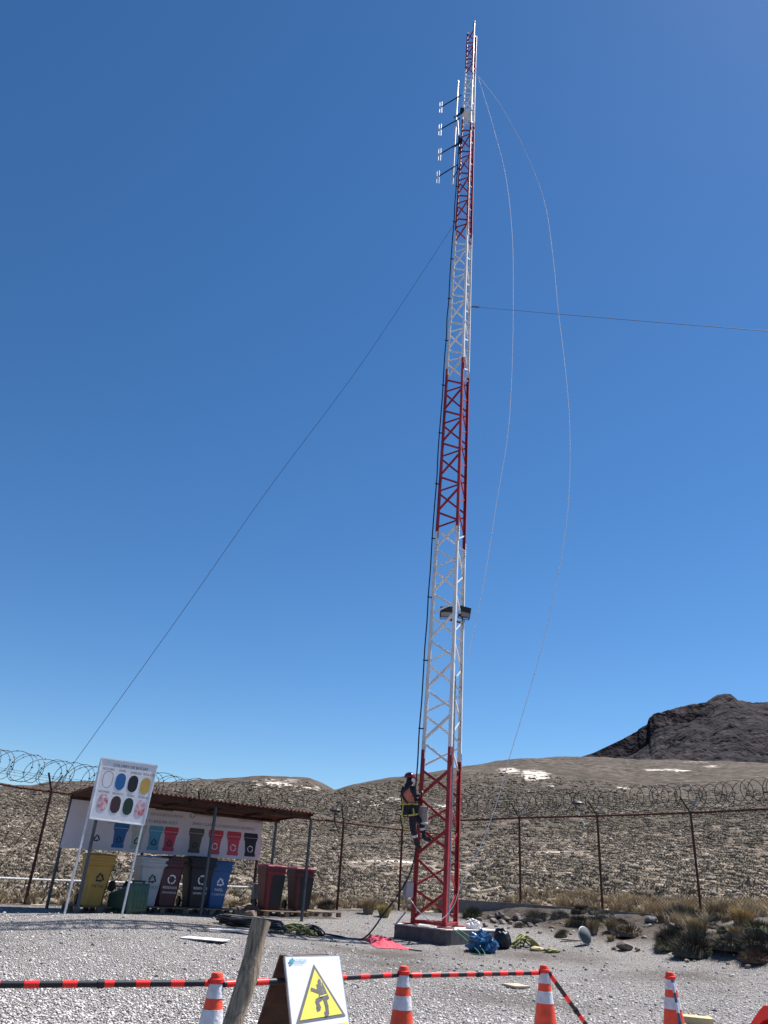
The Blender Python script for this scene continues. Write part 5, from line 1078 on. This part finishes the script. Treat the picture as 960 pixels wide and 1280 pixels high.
# ================================================================== worker
def skinned(name, V_, E_, R_, root=0, sub=2):
    me = bpy.data.meshes.new(name); me.from_pydata([tuple(v) for v in V_], E_, []); me.update(); o = bpy.data.objects.new(name, me); COL.objects.link(o)
    sk = o.modifiers.new('s', 'SKIN'); sk.use_smooth_shade = True; sv = me.skin_vertices[0].data
    for i, r in enumerate(R_): sv[i].radius = (r, r) if not isinstance(r, tuple) else r; sv[i].use_root = (i == root)
    su = o.modifiers.new('u', 'SUBSURF'); su.levels = sub; su.render_levels = sub
    dg = bpy.context.evaluated_depsgraph_get(); m2 = bpy.data.meshes.new_from_object(o.evaluated_get(dg)); bpy.data.objects.remove(o); bpy.data.meshes.remove(me); return m2
PYw = 20.75
def J(x, y, dY=0): return at(x, y, PYw+dY)
pel = J(512.5, 1011); chest = J(508.8, 993.7, .02); neck = J(510.5, 983.7); head = J(512, 974.7, .01)
fwd = Vector((.8, .6, 0)); lat = Vector((.6, -.8, 0))   # lat = the worker's right-hand side, towards the camera
shR, shL = chest+lat*.18+Vector((.03, 0, .14)), chest-lat*.18+Vector((.05, 0, .14))
elR = J(519.5, 996, -.1); haR = J(526.5, 991.5, .1); elL = J(520, 1000, .35); haL = J(524, 1000, .42)
hR, hL = pel+lat*.1-Vector((0, 0, .04)), pel-lat*.1-Vector((0, 0, .04))
knR, anR, toR = J(516, 1036, -.04), J(521, 1055, .12), J(527, 1060.5, .2)
knL, anL, toL = J(527, 1028, .25), J(530, 1046, .3), J(540, 1050.5, .4)
V_ = []; E_ = []; R_ = []
def jv(p, r, par=None):
    V_.append(Vector(p)); R_.append(r); i = len(V_)-1
    if par is not None: E_.append((par, i))
    return i
i0 = jv(pel, .145); i1 = jv(pel*.5+chest*.5, .135, i0); i2 = jv(chest, .16, i1); i3 = jv(chest+(neck-chest)*.75, .1, i2); i4 = jv(neck, .075, i3); i5 = jv(head-Vector((0, 0, .03)), .1, i4); i6 = jv(head+Vector((0, 0, .07)), .115, i5); jv(head+fwd*.1-Vector((0, 0, .02)), .022, i5)
for sh_, el, ha, in ((shR, elR, haR), (shL, elL, haL)):
    a = jv(sh_, .072, i3); b_ = jv((sh_+el)/2, .06, a); b_ = jv(el, .05, b_); c_ = jv(el*.3+ha*.7, .038, b_); w_ = jv(ha, .03, c_); d_ = (ha-el).normalized(); pm = jv(ha+d_*.05, .03, w_)
    side = d_.cross(Vector((0, 0, 1))).normalized(); dn = side.cross(d_)
    for k, (o, ln) in enumerate(((-.03, .045), (-.01, .055), (.01, .052), (.03, .04))): f1 = jv(ha+d_*(.09)+dn*o, .0095, pm); jv(ha+d_*(.09+ln*.6)+dn*o-side*.03, .0085, f1)
    f1 = jv(ha+d_*.02+dn*.045+side*.01, .011, w_); jv(ha+d_*.055+dn*.06+side*.0, .009, f1)
for hp, kn, an, to in ((hR, knR, anR, toR), (hL, knL, anL, toL)):
    a = jv(hp, .105, i0); a = jv((hp+kn)/2, .088, a); a = jv(kn, .066, a); a = jv((kn*.45+an*.55), .058, a); a = jv(an, .042, a); h_ = jv(an-(to-an).normalized()*.05-Vector((0, 0, .05)), .04, a); jv(to, .035, a)
bm_ = skinned('person', V_, E_, R_)
person = bpy.data.objects.new('person', bm_); COL.objects.link(person); person.location = (0, 0, 0)
# recentre the origin at the pelvis
bm_.transform(Matrix.Translation(-pel)); person.location = pel; WM['person'] = Matrix.Translation(pel); WM[person.name] = Matrix.Translation(pel)
tag(person, 'worker in red helmet, orange vest and harness climbing the left side of the mast', 'person')
bm_.materials.clear(); bm_.materials.append(NAVY); bm_.materials.append(SKIN)
hands = [haR-pel, haL-pel]; hd_c = head-pel
for p_ in bm_.polygons:
    c = p_.center; p_.use_smooth = True
    p_.material_index = 1 if any((c-h).length < .1 and (c-h).dot((h-(e_-pel)).normalized()) > -.01 for h, e_ in zip(hands, (elR, elL))) else 0
def shell(name, pts, rs, m, edges=None):
    me = skinned(name, pts, edges or [(i, i+1) for i in range(len(pts)-1)], rs); me.transform(Matrix.Translation(-pel)); me.materials.clear(); me.materials.append(m)
    for p_ in me.polygons: p_.use_smooth = True
    o = bpy.data.objects.new(name, me); COL.objects.link(o); o.parent = person; WM[o.name] = WM[person.name].copy(); return o
shell('vest', [pel+Vector((0, 0, .07)), pel*.5+chest*.5, chest, chest+(neck-chest)*.62, shR*.72+chest*.28+Vector((0, 0, .02)), shL*.72+chest*.28+Vector((0, 0, .02))], [.165, .165, .19, .13, .1, .1], VEST, [(0, 1), (1, 2), (2, 3), (3, 4), (3, 5)])
shell('trousers', [pel, hR, (hR+knR)/2, knR, knR*.4+anR*.6, anR+Vector((0, 0, .05)), hL, (hL+knL)/2, knL, knL*.4+anL*.6, anL+Vector((0, 0, .05))], [.156, .115, .1, .08, .074, .064, .115, .1, .08, .074, .064], NAVY, [(0, 1), (1, 2), (2, 3), (3, 4), (4, 5), (0, 6), (6, 7), (7, 8), (8, 9), (9, 10)])
for an, to in ((anR, toR), (anL, toL)):
    d_ = (to-an); shell('boot', [an+Vector((0, 0, .06)), an-Vector((0, 0, .03)), an+d_*.5-Vector((0, 0, .03)), to], [.055, .056, .05, .042], BLK)
# reflective bands on the trousers
for kn, an in ((knR, anR), (knL, anL)):
    mb = MB(); c = kn*.55+an*.45; d_ = (an-kn).normalized(); mb.lathe([(.074, -.03), (.077, -.028), (.077, .028), (.074, .03)], 16, c, d_); mb.build('reflective_band', REFW, person, True)
# helmet
mb = MB(); hc = head+Vector((0, 0, .045)); prof = [(.148, -.01), (.15, .01), (.142, .05), (.122, .09), (.085, .122), (.04, .138), (.005, .142)]; mb.lathe(prof, 22, hc, (.1, .05, 1))
br = [hc+fwd*.13+lat*k for k in (-.09, .0, .09)]; mb.add([hc+fwd*.12-lat*.11, hc+fwd*.2-lat*.06-Vector((0, 0, .015)), hc+fwd*.2+lat*.06-Vector((0, 0, .015)), hc+fwd*.12+lat*.11, hc+fwd*.12-lat*.11+Vector((0, 0, .015)), hc+fwd*.2-lat*.06, hc+fwd*.2+lat*.06, hc+fwd*.12+lat*.11+Vector((0, 0, .015))], [(3, 2, 1, 0), (4, 5, 6, 7), (0, 1, 5, 4), (1, 2, 6, 5), (2, 3, 7, 6)])
hel = mb.build('helmet', HELM, person, True)
mb = MB(); mb.tube([hc+lat*.14, hc+lat*.12-Vector((0, 0, .1))+fwd*.03, head+lat*.05-Vector((0, 0, .13))+fwd*.08], .009, 6); mb.tube([hc-lat*.14, hc-lat*.12-Vector((0, 0, .1))+fwd*.03, head+lat*.05-Vector((0, 0, .13))+fwd*.08], .009, 6); mb.lathe([(.04, -.02), (.045, 0), (.04, .02)], 14, hc+lat*.135-Vector((0, 0, .06)), lat); mb.build('chin_strap', REFW, hel)
# harness
def strap(pts, name, m, w=.022, parent=None):
    mb = MB(); P = smoothpts(pts, 5); mb.tube(P, w, 6); return mb.build(name, m, parent or person, True)
bk = -fwd
strap([pel+bk*.16+lat*.1+Vector((0, 0, .1)), chest+bk*.19, shL+bk*.06+Vector((0, 0, .07))], 'shoulder_strap', BLK)
strap([pel+bk*.16-lat*.1+Vector((0, 0, .1)), chest+bk*.19, shR+bk*.06+Vector((0, 0, .07)), shR+fwd*.06, chest+fwd*.16+lat*.1], 'shoulder_strap', BLK)
c = pel+Vector((0, 0, .1)); strap([c+(bk*math.cos(a)+lat*math.sin(a))*.172 for a in np.linspace(0, 2*PI, 13)], 'waist_belt', YSTR, .026)
for s_ in (1, -1):
    h_ = (hR if s_ > 0 else hL)-Vector((0, 0, .1)); strap([h_+(bk*math.cos(a)+lat*math.sin(a))*.128+Vector((0, 0, -.03*math.cos(a))) for a in np.linspace(0, 2*PI, 11)], 'leg_loop', YSTR, .02)
    strap([pel+lat*.15*s_+bk*.06+Vector((0, 0, .1)), h_+lat*.13*s_+bk*.05], 'leg_loop_strap', YSTR, .018)
strap([chest+bk*.19, pel+bk*.24+Vector((0, 0, .08)), pel+bk*.24-Vector((0, 0, .25)), pel+bk*.1-Vector((0, 0, .55)), knR+bk*.1], 'lanyard', YSTR, .013)
# canvas bag hanging at the mast
bc = J(529, 1020, .3); t = thing('canvas_tool_bag', bc-Vector((0, 0, .22)), 'beige canvas tool bag hanging between the climbing worker and the mast leg', 'bag')
mb = MB(); mb.lathe([(.02, -.22), (.12, -.22), (.135, -.1), (.13, .1), (.14, .22), (.125, .225), (.12, .05)], 18, bc); mb.build('bag', CANV, t, True)
mb = MB(); mb.lathe([(.136, -.2), (.142, -.19), (.142, -.165), (.136, -.155)], 18, bc); mb.build('bottom_band', REFW, t, True)
mb = MB(); mb.tube([bc+Vector((-.12, 0, .2)), J(530, 1001, .25), bc+Vector((.12, 0, .2))], .01, 6); mb.build('handle', BLK, t)
# ================================================================== light
SUN_AZ = math.radians(55); SUN_EL = math.radians(60)       # azimuth from +Y towards +X
w = bpy.data.worlds.new('World'); sc.world = w; w.use_nodes = True; nt = w.node_tree; bg = nt.nodes['Background']; sky = nt.nodes.new('ShaderNodeTexSky')
sky.sky_type = 'NISHITA'; sky.sun_disc = False; sky.sun_elevation = SUN_EL; sky.sun_rotation = SUN_AZ; sky.altitude = 3800; sky.air_density = 1.4; sky.dust_density = 1.3; sky.ozone_density = 4
hs = nt.nodes.new('ShaderNodeHueSaturation'); hs.inputs['Saturation'].default_value = 1.21; nt.links.new(sky.outputs[0], hs.inputs['Color']); nt.links.new(hs.outputs[0], bg.inputs['Color']); bg.inputs['Strength'].default_value = .066
sl = bpy.data.lights.new('sun', 'SUN'); so = bpy.data.objects.new('sun', sl); COL.objects.link(so); sl.energy = 5.0; sl.angle = math.radians(.53); sl.color = (1, .96, .9)
sv = Vector((math.sin(SUN_AZ)*math.cos(SUN_EL), math.cos(SUN_AZ)*math.cos(SUN_EL), math.sin(SUN_EL))); so.rotation_euler = sv.to_track_quat('Z', 'Y').to_euler(); so.location = (8, 6, 40)
sc.render.engine = 'CYCLES'; sc.view_settings.view_transform = 'Standard'; sc.view_settings.look = 'None'; sc.view_settings.exposure = 0.95; sc.view_settings.gamma = 1
sc.render.resolution_x = 768; sc.render.resolution_y = 1024
